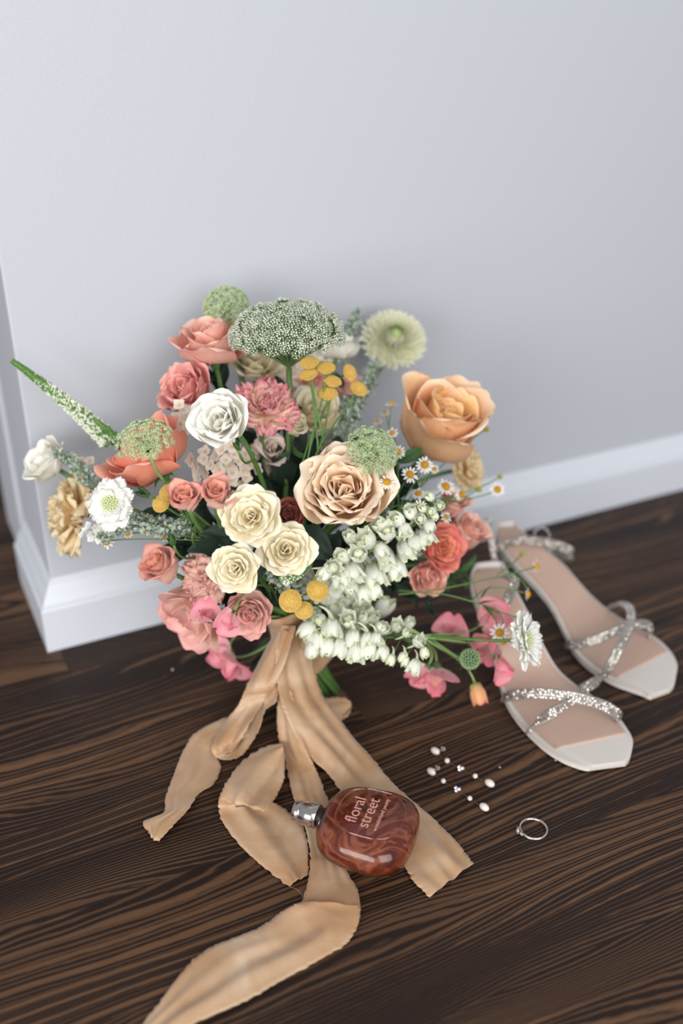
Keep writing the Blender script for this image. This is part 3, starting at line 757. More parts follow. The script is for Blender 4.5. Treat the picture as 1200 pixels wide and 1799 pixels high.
# ------------------------------------------------------------------ delphinium spikes
def delphinium(axis, fls, label, dw=None, z=None):
    P = [(WD(x, y, dw) if dw else FL(x, y, z)) for x, y in axis]
    root = empty('delphinium_spike', loc=P[0]); tag(root, label, 'flower', 'white delphinium spikes')
    inv = Matrix.Translation(-P[0]); r_ = random.Random(len(fls))
    V, F, U = tube([BIND] + catmull(P, 6), .0018, 6); MB().add(V, F, U, inv).build('stem', M_STEM, root)
    vars_ = {}
    def sep_mesh(kind, q):
        key = (kind, q)
        if key not in vars_:
            if kind == 'bud': a = petal(2.0, 1.5, 24, 98, 122, .62, r0=.04, ruf=.05, ph=q * 2, nu=9, nv=10, wb=.45, point=.15)
            else: a = petal(2.1, 1.55, 28, 92, 82, .75, r0=.04, ruf=.14, rk=5, ph=q * 2, nu=11, nv=10, wb=.4, tooth=.06, point=.1)
            vars_[key] = mesh_data('sepal', *a)
        return vars_[key]
    for (x, y, r) in fls:
        best = min(((Vector((x, y)) - Vector(a).lerp(Vector(b), t / 8)).length, Vector(a).lerp(Vector(b), t / 8)) for a, b in zip(axis[:-1], axis[1:]) for t in range(9))
        away = Vector((x, y)) - best[1]; L = max(8, away.length); away = away / L
        lift = lerp(.03, .005, min(1, L / 45))
        p = WD(x, y, dw + lift) if dw else FL(x, y, z + lift * .7)
        small = r < 11
        d = (RT * (away.x + r_.uniform(-.2, .2)) + UP * (-away.y - .35) + TC * lerp(.9, .2, min(1, L / 50))).normalized()
        R = 1.36 * r * depth(p) / FPX
        base = p - d * R * 1.0
        M = TRS(base, aim(d, r_.uniform(0, 6)), R)
        fm = MB()
        # nodding bud core + spur joined to the floret stalk
        ax = (WD(best[1].x, best[1].y, dw) if dw else FL(best[1].x, best[1].y, z))
        V, F, U = ball(.48, 8, 6, 1.4); fm.add(V, F, U, M @ Matrix.Translation((0, 0, .7)))
        fo = fm.build('floret', PAL['delphbud'], root, inv)
        kind = 'bud' if (small or r_.random() < .45) else 'open'
        loc_inv = Matrix.Identity(4)
        for k in range(5):
            s = r_.uniform(.9, 1.05)
            MM = M @ Matrix.Rotation(k * 1.2566 + r_.uniform(-.1, .1), 4, 'Z') @ Matrix.Diagonal((s, s, s, 1))
            link('sepal', sep_mesh(kind, k % 2), PAL['delphbud'] if small else PAL['delph'], fo, loc_inv @ MM)
        side = d.cross(UP).normalized()
        sp = bez(base + d * R * .3, base - d * R * .5, base - d * R * .9 + side * R * .6, base - d * R * 1.0 + side * R * 1.1, 7)
        V, F, U = tube(sp, [R * v for v in (.26, .20, .15, .12, .10, .08, .05)], 6)
        MB().add(V, F, U, loc_inv).build('spur', PAL['delphbud'], fo)
        V, F, U = tube(bez(base, base - d * R, ax + (base - ax) * .4, ax, 6), .0005, 4, False)
        MB().add(V, F, U, loc_inv).build('stalk', M_STEM, fo)
        # green mark near the tip
        if not small:
            V, F, U = ball(.09, 6, 5, .5)
            for k in range(2):
                a = k * 2.1 + r_.uniform(0, 1)
                md = Vector((math.cos(a) * .55, math.sin(a) * .55, 1.35))
                MB().add(V, F, U, M @ TRS(md, aim((math.cos(a), math.sin(a), .6)))).build('green_mark', M_GTIP, fo, loc_inv)
    return root
delphinium([(575, 1005), (640, 975), (700, 935), (745, 912), (785, 885)],
  [(665, 922, 16), (680, 934, 15), (695, 912, 15), (642, 946, 17), (630, 973, 16), (672, 972, 16), (614, 943, 13), (620, 1009, 18), (658, 1015, 20), (697, 1002, 18),
   (714, 970, 16), (730, 957, 14), (712, 935, 13), (720, 898, 14), (739, 912, 11), (756, 927, 13), (750, 945, 14), (754, 872, 9), (773, 889, 10), (757, 900, 10),
   (585, 998, 16), (616, 1034, 15), (640, 1045, 15), (657, 1040, 14), (600, 976, 14), (568, 1010, 14), (679, 985, 15), (765, 908, 8), (742, 893, 8), (598, 1020, 15)],
  'white delphinium spike with closed green-veined buds, the upper one under the peach rose', dw=.205)
delphinium([(548, 1095), (600, 1092), (650, 1105), (700, 1118), (745, 1140)],
  [(592, 1066, 20), (677, 1063, 18), (636, 1072, 15), (560, 1092, 15), (612, 1088, 15), (655, 1084, 13), (537, 1111, 16), (582, 1111, 18), (556, 1130, 15), (548, 1146, 14), (575, 1142, 16), (620, 1128, 16), (626, 1150, 16), (648, 1148, 16),
   (672, 1102, 14), (697, 1098, 11), (720, 1094, 11), (672, 1150, 12), (686, 1163, 10), (706, 1158, 9), (716, 1111, 9), (737, 1127, 11), (747, 1150, 10), (727, 1174, 12),
   (712, 1166, 9), (553, 1078, 14), (646, 1128, 13), (597, 1143, 16), (640, 1085, 13), (612, 1050, 14), (660, 1125, 11)],
  'white delphinium spike with rounder pale buds, the lower one right of the ribbon knot', z=.085)

# ------------------------------------------------------------------ veronica spikes
def veronica(pts, r0, r1, label, green=.25, n=900, dw=None, mat=None):
    P = [WD(x, y, d) for x, y, d in pts]; C = catmull(P, 12); root = empty('veronica_spike', loc=P[0]); tag(root, label, 'flower', 'veronica spikes')
    inv = Matrix.Translation(-P[0]); r_ = random.Random(n)
    w = MB(); g = MB()
    V, F, U = tube(C, [lerp(r0, r1, i / (len(C) - 1)) * .72 for i in range(len(C))], 8)
    g.add(V, F, U, inv)
    Vb, Fb, Ub = ball(1., 4, 4, 1.6)
    for i in range(n):
        t = (i + .5) / n; k = t * (len(C) - 1); a = min(int(k), len(C) - 2)
        p = C[a] + (C[a + 1] - C[a]) * (k - a); T = Vector(C[a + 1] - C[a]).normalized()
        q = aim(T); an = i * 2.39996 + r_.uniform(-.5, .5); rr = lerp(r0, r1, t) * r_.uniform(.9, 1.12)
        dv = q @ Vector((math.cos(an), math.sin(an), .35)); pos = Vector(p) + dv * rr * .8
        tgt = g if (1 - t) < green * 1.0 * r_.uniform(.7, 1.3) or r_.random() < lerp(.1, .5, t) else w
        tgt.add(Vb, Fb, Ub, inv @ TRS(pos, aim(dv), rr * r_.uniform(.13, .2) * (1.0 if tgt is w else .9)))
    tag(w.build('florets', mat or M_UW, root), kind='stuff'); tag(g.build('green_buds', M_GTIP, root), kind='stuff')
    # leafy foot and stem
    V, F, U = tube(bez(C[0], Vector(C[0]) * 2 - Vector(C[4]), BIND + AXIS * .1, BIND, 12), .0013, 6)
    MB().add(V, F, U, inv).build('stem', M_STEMD, root)
veronica([(196, 778, .065), (140, 727, .052), (85, 682, .04), (21, 634, .03)], .0078, .0021, 'long white veronica spike with a green tip pointing at the wall corner', green=.28, n=1300)
veronica([(212, 782, .075), (190, 757, .07), (163, 735, .065)], .0038, .0014, 'short green veronica spike lying along the long one', green=.9, n=420)
veronica([(492, 1018, .205), (522, 1008, .21), (545, 988, .212)], .0055, .0022, 'stubby green and white veronica tip below the right cream rose', green=.55, n=420)

# ------------------------------------------------------------------ grey-green woolly sprigs
def dusty(pts, r, label, dw=None, n=150, s=.0042, tod=True, mat=None):
    P = [WD(*p) for p in pts]; C = catmull(P, 10); root = empty('dusty_miller_sprig', loc=P[0]); tag(root, label, 'foliage', 'grey-green woolly sprigs')
    inv = Matrix.Translation(-P[0]); r_ = random.Random(n + int(pts[0][0]))
    V, F, U = tube(C, .0012, 6); MB().add(V, F, U, inv).build('stem', M_STEML, root)
    V0, F0, U0 = petal(1.0, .72, 40, 10, -20, .5, ruf=.06, nu=4, nv=4, wb=.5)
    b = MB()
    for i in range(n):
        t = (i + .5) / n; k = t * (len(C) - 1); a = min(int(k), len(C) - 2)
        p = C[a] + (C[a + 1] - C[a]) * (k - a); T = Vector(C[a + 1] - C[a]).normalized(); q = aim(T); an = i * 2.39996
        rr = r * lerp(1, .35, t ** 2)
        for m in range(3):
            dv = q @ Vector((math.cos(an), math.sin(an), r_.uniform(.2, .9)))
            b.add(V0, F0, U0, inv @ TRS(Vector(p) + dv * rr * r_.uniform(.15, .95), aim(dv + Vector((r_.uniform(-1, 1), r_.uniform(-1, 1), r_.uniform(-1, 1))), r_.uniform(0, 6)), s * r_.uniform(.6, 1.1)))
    tag(b.build('leaflets', mat or PAL['dusty'], root), kind='stuff')
dusty([(585, 785, .10), (610, 730, .085), (640, 680, .07), (660, 638, .06)], .012, 'tall grey-green woolly sprig right of the yellow buttons', n=230)
dusty([(600, 640, .05), (612, 590, .045), (630, 548, .04)], .007, 'small grey-green woolly sprig rising behind the big umbel', n=110)
dusty([(345, 925, .16), (290, 928, .15), (235, 918, .14), (178, 948, .13)], .0085, 'horizontal grey-green woolly sprig under the white scabious', n=200)
dusty([(165, 855, .07), (130, 815, .06), (98, 792, .05)], .007, 'blurred grey-green sprig beside the far left white bloom', n=90)
dusty([(560, 1035, .17), (500, 1022, .19), (470, 1000, .19)], .010, 'whitish woolly sprig beneath the right cream rose', n=110)

# ------------------------------------------------------------------ blush-white floret clusters (stock)
def stock(cx, cy, dw, fls, label, pal='stock'):
    p0 = WD(cx, cy, dw - .03); root = empty('stock_cluster', loc=p0); tag(root, label, 'flower', 'blush-white floret clusters')
    inv = Matrix.Translation(-p0); r_ = random.Random(int(cx))
    ms = []
    for q in range(3):
        b = MB()
        for k in range(4):
            V, F, U = petal(1., 1.15, 25, 8, 34, .8, r0=.03, ruf=.06, ph=q + k, nu=7, nv=8, wb=.35); b.add(V, F, U, Matrix.Rotation(k * math.pi / 2 + r_.uniform(-.1, .1), 4, 'Z'))
        ms.append(b.data('floret'))
    for i, (x, y, r) in enumerate(fls):
        p = WD(x, y, dw + r_.uniform(-.004, .004)); R = r * depth(p) / FPX
        d = RT * ((x - cx) / 60 + r_.uniform(-.3, .3)) + UP * (-(y - cy) / 60 + r_.uniform(-.3, .3)) + TC
        link('floret', ms[i % 3], PAL[pal], root, inv @ TRS(p, aim(d, r_.uniform(0, 6)), R))
    stem(root, p0, TC, .0016)
r_ = random.Random(8)
def scatter(cx, cy, rx, ry, n, r):
    out = []
    for i in range(n):
        a = i * 2.39996; q = math.sqrt((i + .5) / n); out.append((cx + rx * q * math.cos(a), cy + ry * q * math.sin(a), r * r_.uniform(.85, 1.15)))
    return out
stock(395, 820, .125, scatter(395, 820, 62, 38, 26, 14), 'rounded cluster of blush-white florets below the white lisianthus')
stock(322, 738, .105, scatter(322, 738, 18, 34, 10, 12), 'narrow cluster of cream florets between coral bloom and white lisianthus')
stock(470, 780, .10, scatter(470, 790, 26, 44, 12, 14), 'cream and pink floret cluster in shade under the pink-edged carnation')
stock(520, 670, .05, scatter(515, 670, 42, 40, 22, 13), 'shaded cream floret cluster behind the umbel stem')
stock(150, 815, .055, scatter(143, 815, 22, 12, 8, 8), 'tiny pinkish floret cluster near the far left white bloom')
stock(580, 770, .08, scatter(560, 762, 40, 22, 12, 12), 'shaded cream florets above the central peach rose')
stock(180, 950, .12, scatter(165, 935, 26, 16, 12, 8), 'small white floret cluster under the white scabious', 'scab')
stock(590, 1030, .175, scatter(595, 1020, 60, 46, 46, 15), 'shaded white florets behind the golden buttons and the delphinium', 'delph')
stock(600, 1115, .195, scatter(600, 1118, 62, 26, 34, 13), 'white florets filling the lower delphinium spike near the ribbon', 'delph')
stock(560, 620, .05, scatter(565, 612, 44, 22, 20, 14), 'white florets right beneath the wide white umbel', 'scab')

# ------------------------------------------------------------------ sweet peas
def sweetpea(x, y, rpx_, face, label, z=None, dw=None, spin=0., to=None, pal='sweetpea', shape='open'):
    rpx = rpx_ * 1.2
    root, R, loc, d = flower('sweet_pea', x, y, dw, rpx, face, label, 'flower', 'pink sweet peas', z, .3, spin)
    def P_(*a, **k): return mesh_data('petal', *petal(*a, **k))
    mt = PAL[pal]
    ban = P_(R * 1.35, R * 1.9, 62, 50, -5, R * 1.1, r0=0, ruf=R * .09, rk=4, notch=.16, nu=13, nv=11, wb=.25)
    link('banner', ban, mt, root)
    wing = P_(R * 1.15, R * 1.0, 55, 92, 70, R * .55, r0=R * .05, ruf=R * .06, nu=9, nv=9, wb=.3)
    for sgn in (-1, 1): link('wing', wing, mt, root, Matrix.Rotation(math.pi + sgn * .75, 4, 'Z') @ Matrix.Rotation(-.15, 4, 'Y'))
    keel = P_(R * .8, R * .6, 60, 105, 100, R * .3, r0=R * .02, nu=7, nv=7); link('keel', keel, PAL['palepink'], root, Matrix.Rotation(math.pi, 4, 'Z'))
    V, F, U = lathe([(R * .03, -R * .25), (R * .15, -R * .15), (R * .2, .02 * R), (R * .22, R * .12)], 10); MB().add(V, F, U).build('calyx', M_STEM, root)
    stem(root, loc - d * R * .2, d, .0009, M_STEML, to=to, foot=False)
sweetpea(366, 1086, 30, (-.2, .4, .9), 'pink sweet pea left of the cabbage rose above the knot', dw=.205, spin=1.5)
sweetpea(408, 1086, 30, (-.1, -.5, .8), 'pink sweet pea petal draped over the cabbage rose', dw=.225, spin=3.4)
sweetpea(404, 1160, 38, (.1, -.75, .6), 'lowest sweet pea hanging over the floor, left of the ribbon', z=.035, spin=.3)
sweetpea(396, 1150, 28, (-.75, .3, .5), 'curled pink sweet pea petal beside the lowest hanging one', z=.04, spin=2.6)
T6 = FL(742, 1118, .08)
sweetpea(792, 1115, 34, (-.2, .3, .9), 'bright pink sweet pea behind the green scabious stem', z=.055, spin=1.2, to=T6)
sweetpea(852, 1090, 38, (.3, .5, .8), 'pink sweet pea nearest the ankle strap of the nearer sandal', z=.075, spin=.2, to=T6)
sweetpea(840, 1130, 40, (.5, .1, .8), 'wide salmon-pink sweet pea spread behind the seed head', z=.06, spin=4.7, to=T6)
sweetpea(880, 1165, 32, (.4, -.5, .7), 'pink sweet pea lying against the nearer sandal sole', z=.055, spin=4.2, to=T6)
sweetpea(766, 1186, 42, (-.1, -.7, .7), 'large pink sweet pea hanging low below the delphinium tip', z=.035, spin=1.6, to=T6)
sweetpea(745, 1180, 28, (-.5, -.6, .5), 'folded pink sweet pea under the last delphinium buds', z=.038, spin=3.0, to=T6)
# closed apricot bud
root, R, loc, d = flower('sweet_pea_bud', 838, 1214, 0, 26, (.25, -.95, .2), 'closed apricot-pink bud pointing down at the floor near the sandal', 'flower bud', None, .03, .5)
V, F, U = petal(R * 1.7, R * 1.5, 30, 95, 100, R * .42, r0=R * .03, nu=9, nv=10, wb=.35, ruf=R * .05)
me = mesh_data('petal', V, F, U)
for k in range(4): link('petal', me, PAL['pinkbud'], root, Matrix.Rotation(k * 1.57, 4, 'Z'))
V, F, U = ball(R * .4, 8, 6, 1.6); MB().add(V, F, U, Matrix.Translation((0, 0, R * .6))).build('bud_core', PAL['pinkbud'], root)
sepals(root, R, 4, .6, down=50)
stem(root, loc, d, .0009, M_STEML, to=T6)
# green buds at the left
for (x, y, r, f, lb) in [(303, 952, 15, (-.2, .8, .5), 'slim green bud above the dusky pink spray rose'), (341, 930, 14, (.3, .8, .5), 'slim green bud just under the left blush spray rose'),
                         (255, 868, 18, (-.5, .3, .8), 'plump green bud between coral bloom and white scabious'), (417, 786, 12, (-.2, .8, .5), 'green calyx bulb right under the white lisianthus')]:
    root, R, loc, d = flower('green_bud', x, y, .17, r, f, lb, 'flower bud', 'green buds', None, .5)
    V, F, U = petal(R * 1.9, R * 1.2, 40, 95, 112, R * .4, r0=R * .03, nu=7, nv=8, wb=.4, point=.5); me = mesh_data('sepal', V, F, U)
    for k in range(4): link('sepal', me, PAL['leafmid'], root, Matrix.Rotation(k * 1.57, 4, 'Z'))
    stem(root, loc, d, .0009, M_STEM, to=WD(x + 55 if x < 400 else x + 30, y + 25, .135))

# ------------------------------------------------------------------ leaves
def leaf_sprig(p0, d0, n, L, W, label, mat='leaf', name='leaf_sprig', spread=1., seed=0, group='dark foliage inside the bouquet', to=None):
    r_ = random.Random(seed); d0 = Vector(d0).normalized()
    p0 = p0 - d0 * max(0, min(L * 1.1, ((p0 - C0).dot(WN) - .03) * .8)); root = empty(name, loc=p0); tag(root, label, 'foliage', group)
    ms = [mesh_data('leaf', *petal(L * s, W * s, 12, a, a - 25, W * 1.2, nu=9, nv=10, wb=.25, point=.3, ruf=.0016, rk=4, ph=q, crump=L * .12)) for q, (s, a) in enumerate([(1, 0), (.85, 20), (.7, -10)])]
    d0 = Vector(d0).normalized(); ln = L * 1.5
    V, F, U = tube([p0, p0 + d0 * ln * .5, p0 + d0 * ln], .0009, 5); MB().add(V, F, U, Matrix.Translation(-p0)).build('stem', M_STEMD, root)
    for i in range(n):
        t = (i + .5) / n; q = aim(d0) @ Quaternion((0, 0, 1), i * 2.4 + r_.uniform(-.3, .3)) @ Quaternion((0, 1, 0), math.radians(-r_.uniform(5, 55) * spread))
        link('leaf', ms[i % 3], PAL[mat], root, Matrix.Translation(d0 * ln * t) @ q.to_matrix().to_4x4())
    if to is not False: stem(root, p0, d0, .0012, M_STEMD, to=to)
def broad_leaf(x, y, dw, lpx, wpx, ang, label, mat='leaf'):
    p = WD(x, y, dw); k = depth(p) / FPX; L, W = lpx * k, wpx * k
    root = empty('broad_leaf', loc=p); tag(root, label, 'leaf', 'broad rose leaves')
    dr = RT * math.cos(math.radians(ang)) + UP * math.sin(math.radians(ang)); nrm = (TC + dr * .15).normalized()
    M = Matrix((tuple(dr), tuple(nrm.cross(dr).normalized()), tuple(nrm))).transposed().to_4x4()
    V, F, U = petal(L, W, 12, 2, -14, W * 1.3, nu=11, nv=12, wb=.25, ruf=W * .03, rk=6, crump=L * .05, point=.18)
    MB().add(V, F, U, M).build('blade', PAL[mat], root)
    V, F, U = tube([dr * L * t + nrm * (.0006 + L * .12 * math.sin(t * 2.4)) for t in (0, .3, .6, .85)], [.0006, .0005, .0004, .0002], 5)
    MB().add(V, F, U).build('midrib', PAL[mat], root)
for a in [(525, 930, .193, 78, 60, -42, 'broad dark leaf under the central peach rose, right of the cream roses'),
          (430, 950, .190, 78, 58, 172, 'broad dark leaf left between the highest and lowest cream roses'),
          (455, 975, .195, 52, 40, -100, 'broad dark leaf between the two lower cream roses'),
          (700, 812, .160, 50, 24, 28, 'pale green leaf directly beneath the apricot rose', 'leafmid')]: broad_leaf(*a)
DL = [  # x, y, dw, direction, n, L, label; deep sprigs added to block light, darken gaps
 (395, 960, .185, (-.2, .1, 1), 5, .030, 'broad dark green leaves between the three cream roses'),
 (560, 965, .185, (.2, -.1, 1), 4, .030, 'broad dark green leaf right of the right cream rose'),
 (500, 860, .120, (.1, .3, 1), 7, .032, 'dark green leaves in the deep gap left of the central peach rose'),
 (530, 805, .100, (0, .5, .9), 7, .032, 'dark green leaves in the shaded gap above the central rose'),
 (450, 855, .120, (-.1, .2, 1), 6, .030, 'dark green leaves between the blush and highest cream roses'),
 (610, 790, .110, (.2, .5, .8), 6, .028, 'dark green leaves behind the central rose and woolly sprig'),
 (700, 850, .130, (.3, .3, .9), 6, .028, 'dark green leaves under the chamomile daisies'),
 (720, 900, .140, (.4, .1, .9), 6, .028, 'dark green leaves behind the upper delphinium tip'),
 (640, 900, .130, (.1, .1, 1), 6, .030, 'dark green leaves right behind the central peach rose'),
 (350, 940, .130, (-.4, .1, .9), 6, .028, 'dark green leaves above the blush carnation'),
 (300, 900, .110, (-.6, .2, .8), 5, .026, 'dark green leaves behind the horizontal woolly sprig'),
 (400, 1040, .140, (-.2, -.2, 1), 6, .028, 'dark green leaves behind the lowest cream rose'),
 (470, 1030, .150, (0, -.3, 1), 6, .030, 'dark green leaves between cream roses and ribbon knot'),
 (450, 770, .080, (-.1, .4, .9), 6, .028, 'dark green leaves deep behind the white lisianthus'),
 (400, 700, .050, (-.3, .6, .7), 5, .028, 'dark green leaves behind the lisianthus near the wall'),
 (590, 720, .050, (.2, .7, .7), 5, .026, 'dark green leaves behind the yellow buttons'),
 (760, 920, .130, (.5, 0, .9), 5, .026, 'dark green leaves behind the glowing orange rose'),
 (690, 1020, .150, (.3, -.3, .9), 6, .028, 'dark green leaves below the upper delphinium'),
 (620, 1040, .150, (.1, -.4, .9), 6, .028, 'dark green leaves between the two delphinium spikes'),
 (540, 920, .140, (0, 0, 1), 5, .028, 'dark green leaves around the brick-red rose'),
 (470, 930, .110, (0, .1, 1), 9, .038, 'added light-blocking dark leaves deep behind the highest cream rose'),
 (560, 870, .090, (.1, .2, 1), 9, .038, 'added light-blocking dark leaves deep behind the central peach rose'),
 (400, 860, .090, (-.2, .2, 1), 9, .036, 'added light-blocking dark leaves deep behind the pair of blush roses'),
 (660, 860, .100, (.2, .2, 1), 8, .034, 'added light-blocking dark leaves deep behind the chamomile stems'),
 (600, 980, .120, (.1, 0, 1), 9, .036, 'added light-blocking dark leaves deep behind the upper delphinium'),
 (330, 960, .100, (-.3, 0, 1), 8, .032, 'added light-blocking dark leaves deep behind the blush carnation'),
 (500, 740, .050, (0, .4, .9), 8, .034, 'added light-blocking dark leaves deep behind the small cream roses'),
 (690, 960, .130, (.3, 0, 1), 8, .032, 'added light-blocking dark leaves deep behind the glowing orange rose'),
 (430, 1010, .130, (0, -.1, 1), 7, .032, 'added light-blocking dark leaves deep behind the three cream roses'),
 (560, 1060, .150, (0, -.2, 1), 7, .030, 'added light-blocking dark leaves around the golden buttons'),
]
for i, (x, y, dw, f, n, L, lb) in enumerate(DL):
    p, d = place(x, y, dw, f); leaf_sprig(p, d, n, L, L * .62, lb, seed=i)
p, d = place(800, 1010, .155, (.8, .15, .6)); leaf_sprig(p, d, 8, .024, .008, 'narrow green leaves below the coral-pink spray rose at right', 'leafmid', seed=40, group=None)
p, d = place(745, 1050, .165, (.4, -.5, .7)); leaf_sprig(p, d, 7, .024, .010, 'dark leaves and stems below the salmon rose', 'leaf', seed=42, group=None)
p, d = place(508, 800, .150, (-.1, -.5, .7)); leaf_sprig(p, d, 2, .016, .007, 'small green leaf under the tiny cream rose', 'leafmid', seed=43, group=None)

SB = empty('stem_bundle', loc=BIND); tag(SB, 'dark green stems slanting to the floor left of the ribbon', 'stem')
for k, (x, y) in enumerate([(436, 1172), (446, 1190), (452, 1200), (462, 1206), (430, 1160), (470, 1212)]):
    e = FL(x, y, .006 + .002 * k); a = BIND + Vector((-.006 + .001 * k, -.004, .002 * k))
    V, F, U = tube(bez(a, a.lerp(e, .3) + Vector((-.003, 0, .004)), a.lerp(e, .7), e, 8), .0014 + .0002 * (k % 3), 6)
    MB().add(V, F, U, Matrix.Translation(-BIND)).build('stem', M_STEMD, SB)
# ------------------------------------------------------------------ silk ribbon
def silk():
    m, t, p, o = nt('dyed_silk'); N = t.nodes.new; Lk = t.links.new
    tc = N('ShaderNodeTexCoord')
    n = N('ShaderNodeTexNoise'); n.inputs['Scale'].default_value = 22; n.inputs['Detail'].default_value = 4; n.inputs['Distortion'].default_value = 1.2
    Lk(tc.outputs['Object'], n.inputs['Vector'])
    Lk(ramp(t, n.outputs[0], [(.3, S(184, 142, 104)), (.5, S(200, 166, 132)), (.72, S(216, 190, 162))]), p.inputs['Base Color'])
    p.inputs['Roughness'].default_value = .42; p.inputs['Specular IOR Level'].default_value = .5
    p.inputs['Sheen Weight'].default_value = .4; p.inputs['Sheen Roughness'].default_value = .4
    w = N('ShaderNodeTexNoise'); w.inputs['Scale'].default_value = 70; w.inputs['Detail'].default_value = 3; Lk(tc.outputs['Object'], w.inputs['Vector'])
    f = N('ShaderNodeTexNoise'); f.inputs['Scale'].default_value = 2200; Lk(tc.outputs['Object'], f.inputs['Vector'])
    a = N('ShaderNodeMath'); a.operation = 'MULTIPLY_ADD'; a.inputs[1].default_value = .12; Lk(f.outputs[0], a.inputs[0]); Lk(w.outputs[0], a.inputs[2])
    b = N('ShaderNodeBump'); b.inputs['Strength'].default_value = .25; b.inputs['Distance'].default_value = .0010
    Lk(a.outputs[0], b.inputs['Height']); Lk(b.outputs[0], p.inputs['Normal'])
    tr = N('ShaderNodeBsdfTranslucent'); tr.inputs[0].default_value = S(224, 180, 130)
    mx = N('ShaderNodeMixShader'); mx.inputs[0].default_value = .18
    Lk(p.outputs[0], mx.inputs[1]); Lk(tr.outputs[0], mx.inputs[2]); Lk(mx.outputs[0], o.inputs[0])
    return m
M_SILK = silk()
RB = empty('silk_ribbon', loc=BIND)
tag(RB, 'hand-dyed peach silk ribbon tied round the stems, its frayed tails trailing over the floor', 'ribbon')
RIN = Matrix.Translation(-BIND)
def strip(name, secs, nw=17, seg=22, wr=.0016, seed=0, fold=3., fray=.0012, world=False):
    """secs: (lx, ly, lz, rx, ry, rz) edges as floor-plane pixels with a height"""
    L = []; R_ = []
    for s in secs:
        if world: a, b = s
        else: a, b = FL(s[0], s[1], s[2]), FL(s[3], s[4], s[5])
        L.append(a); R_.append(b)
    L = catmull(L, seg); R_ = catmull(R_, seg); n = len(L); V = []; U = []
    r_ = random.Random(seed)
    for i in range(n):
        a, b = Vector(L[i]), Vector(R_[i]); w = (b - a)
        j1 = mnoise.noise(Vector((i * .22, seed, 0))) * fray + mnoise.noise(Vector((i * .7, seed, 3))) * fray * .4 + r_.uniform(-1, 1) * fray * .12
        j2 = mnoise.noise(Vector((i * .22, seed + 9, 4))) * fray + mnoise.noise(Vector((i * .7, seed, 8))) * fray * .4 + r_.uniform(-1, 1) * fray * .12
        wn = w.normalized()
        T = (Vector(L[min(i + 1, n - 1)]) + Vector(R_[min(i + 1, n - 1)]) - Vector(L[max(i - 1, 0)]) - Vector(R_[max(i - 1, 0)])).normalized()
        nr = wn.cross(T).normalized()
        if nr.z < 0: nr = -nr
        for j in range(nw):
            t = j / (nw - 1); e = math.sin(math.pi * t)
            h = mnoise.noise(Vector((i * .015 + seed * 3, t * fold * 1.3, seed))) * wr * 2.0 + mnoise.noise(Vector((i * .04, t * fold * 2.2, seed + 5))) * wr * .35
            p = a.lerp(b, t) + nr * (h * e + wr * .6 * e) + wn * (j1 * max(0, 1 - t * 9) + j2 * max(0, 1 - (1 - t) * 9))
            p.z = max(p.z, .0008)
            V.append(p); U.append((t, i / (n - 1)))
    o = MB().add(V, grid_faces(nw, n), U, RIN).build(name, M_SILK, RB)
    md = o.modifiers.new('thickness', 'SOLIDIFY'); md.thickness = .0003; md.offset = 0
    return o
bz = BIND.z
# wrap round the stems (gathered folds)
prof = []
for j in range(26):
    t = j / 25; z = lerp(.030, -.030, t)
    prof.append((z, .0185 + .0045 * abs(t - .35) + .0012 * math.sin(t * 19)))
V = []; U = []; K = 40
qx = aim(AXIS)
for j, (z, r) in enumerate(prof):
    for i in range(K):
        a = 2 * math.pi * i / K; rr = r + .0011 * math.sin(a * 5 + z * 160) + .0012 * mnoise.noise(Vector((math.cos(a) * 2, math.sin(a) * 2, z * 90)))
        V.append(BIND + qx @ Vector((rr * math.cos(a), rr * math.sin(a), z))); U.append((i / K, j / 25))
o = MB().add(V, grid_faces(K, 26, True), U, RIN).build('ribbon_wrap', M_SILK, RB)
md = o.modifiers.new('thickness', 'SOLIDIFY'); md.thickness = .0006
# left loop: down from the knot, folded at the floor and back up behind
strip('ribbon_loop', [(488, 1098, .085, 520, 1100, .095), (462, 1150, .06, 503, 1158, .07), (434, 1204, .045, 484, 1204, .05), (418, 1240, .030, 468, 1226, .036), (396, 1268, .016, 440, 1270, .028), (371, 1313, .007, 424, 1300, .016), (382, 1332, .002, 410, 1318, .003), (404, 1336, .0015, 408, 1316, .001)], wr=.0022, seed=1)
strip('ribbon_loop', [(404, 1336, .001, 398, 1325, .002), (424, 1328, .002, 416, 1300, .002), (440, 1308, .008, 424, 1278, .006), (456, 1280, .02, 436, 1244, .018), (466, 1248, .03, 452, 1222, .03), (484, 1234, .042, 470, 1200, .045), (492, 1200, .05, 482, 1180, .05)], wr=.0012, seed=2)
# left tail
strip('ribbon_tail', [(440, 1250, .02, 446, 1290, .012), (397, 1261, .012, 420, 1300, .008), (345, 1287, .006, 380, 1322, .003), (322, 1320, .003, 388, 1348, .0015), (302, 1370, .002, 375, 1378, .0015), (291, 1401, .002, 350, 1394, .002), (287, 1428, .003, 331, 1422, .004), (252, 1444, .004, 305, 1450, .004), (262, 1464, .002, 283, 1474, .003), (268, 1470, .0015, 278, 1478, .0015)], wr=.0018, seed=3)
# wide right tail
strip('ribbon_tail', [(490, 1112, .090, 543, 1105, .085), (484, 1150, .07, 548, 1148, .06), (486, 1190, .055, 556, 1190, .045), (492, 1228, .045, 570, 1228, .030), (504, 1262, .035, 596, 1262, .018), (522, 1300, .022, 622, 1298, .010), (548, 1334, .010, 652, 1330, .006), (578, 1362, .003, 684, 1370, .003), (604, 1398, .002, 718, 1402, .002), (650, 1452, .0015, 756, 1434, .002), (706, 1516, .002, 803, 1480, .003), (726, 1548, .003, 818, 1500, .002), (755, 1577, .0015, 832, 1518, .0015)], wr=.003, seed=4, fold=3.5)
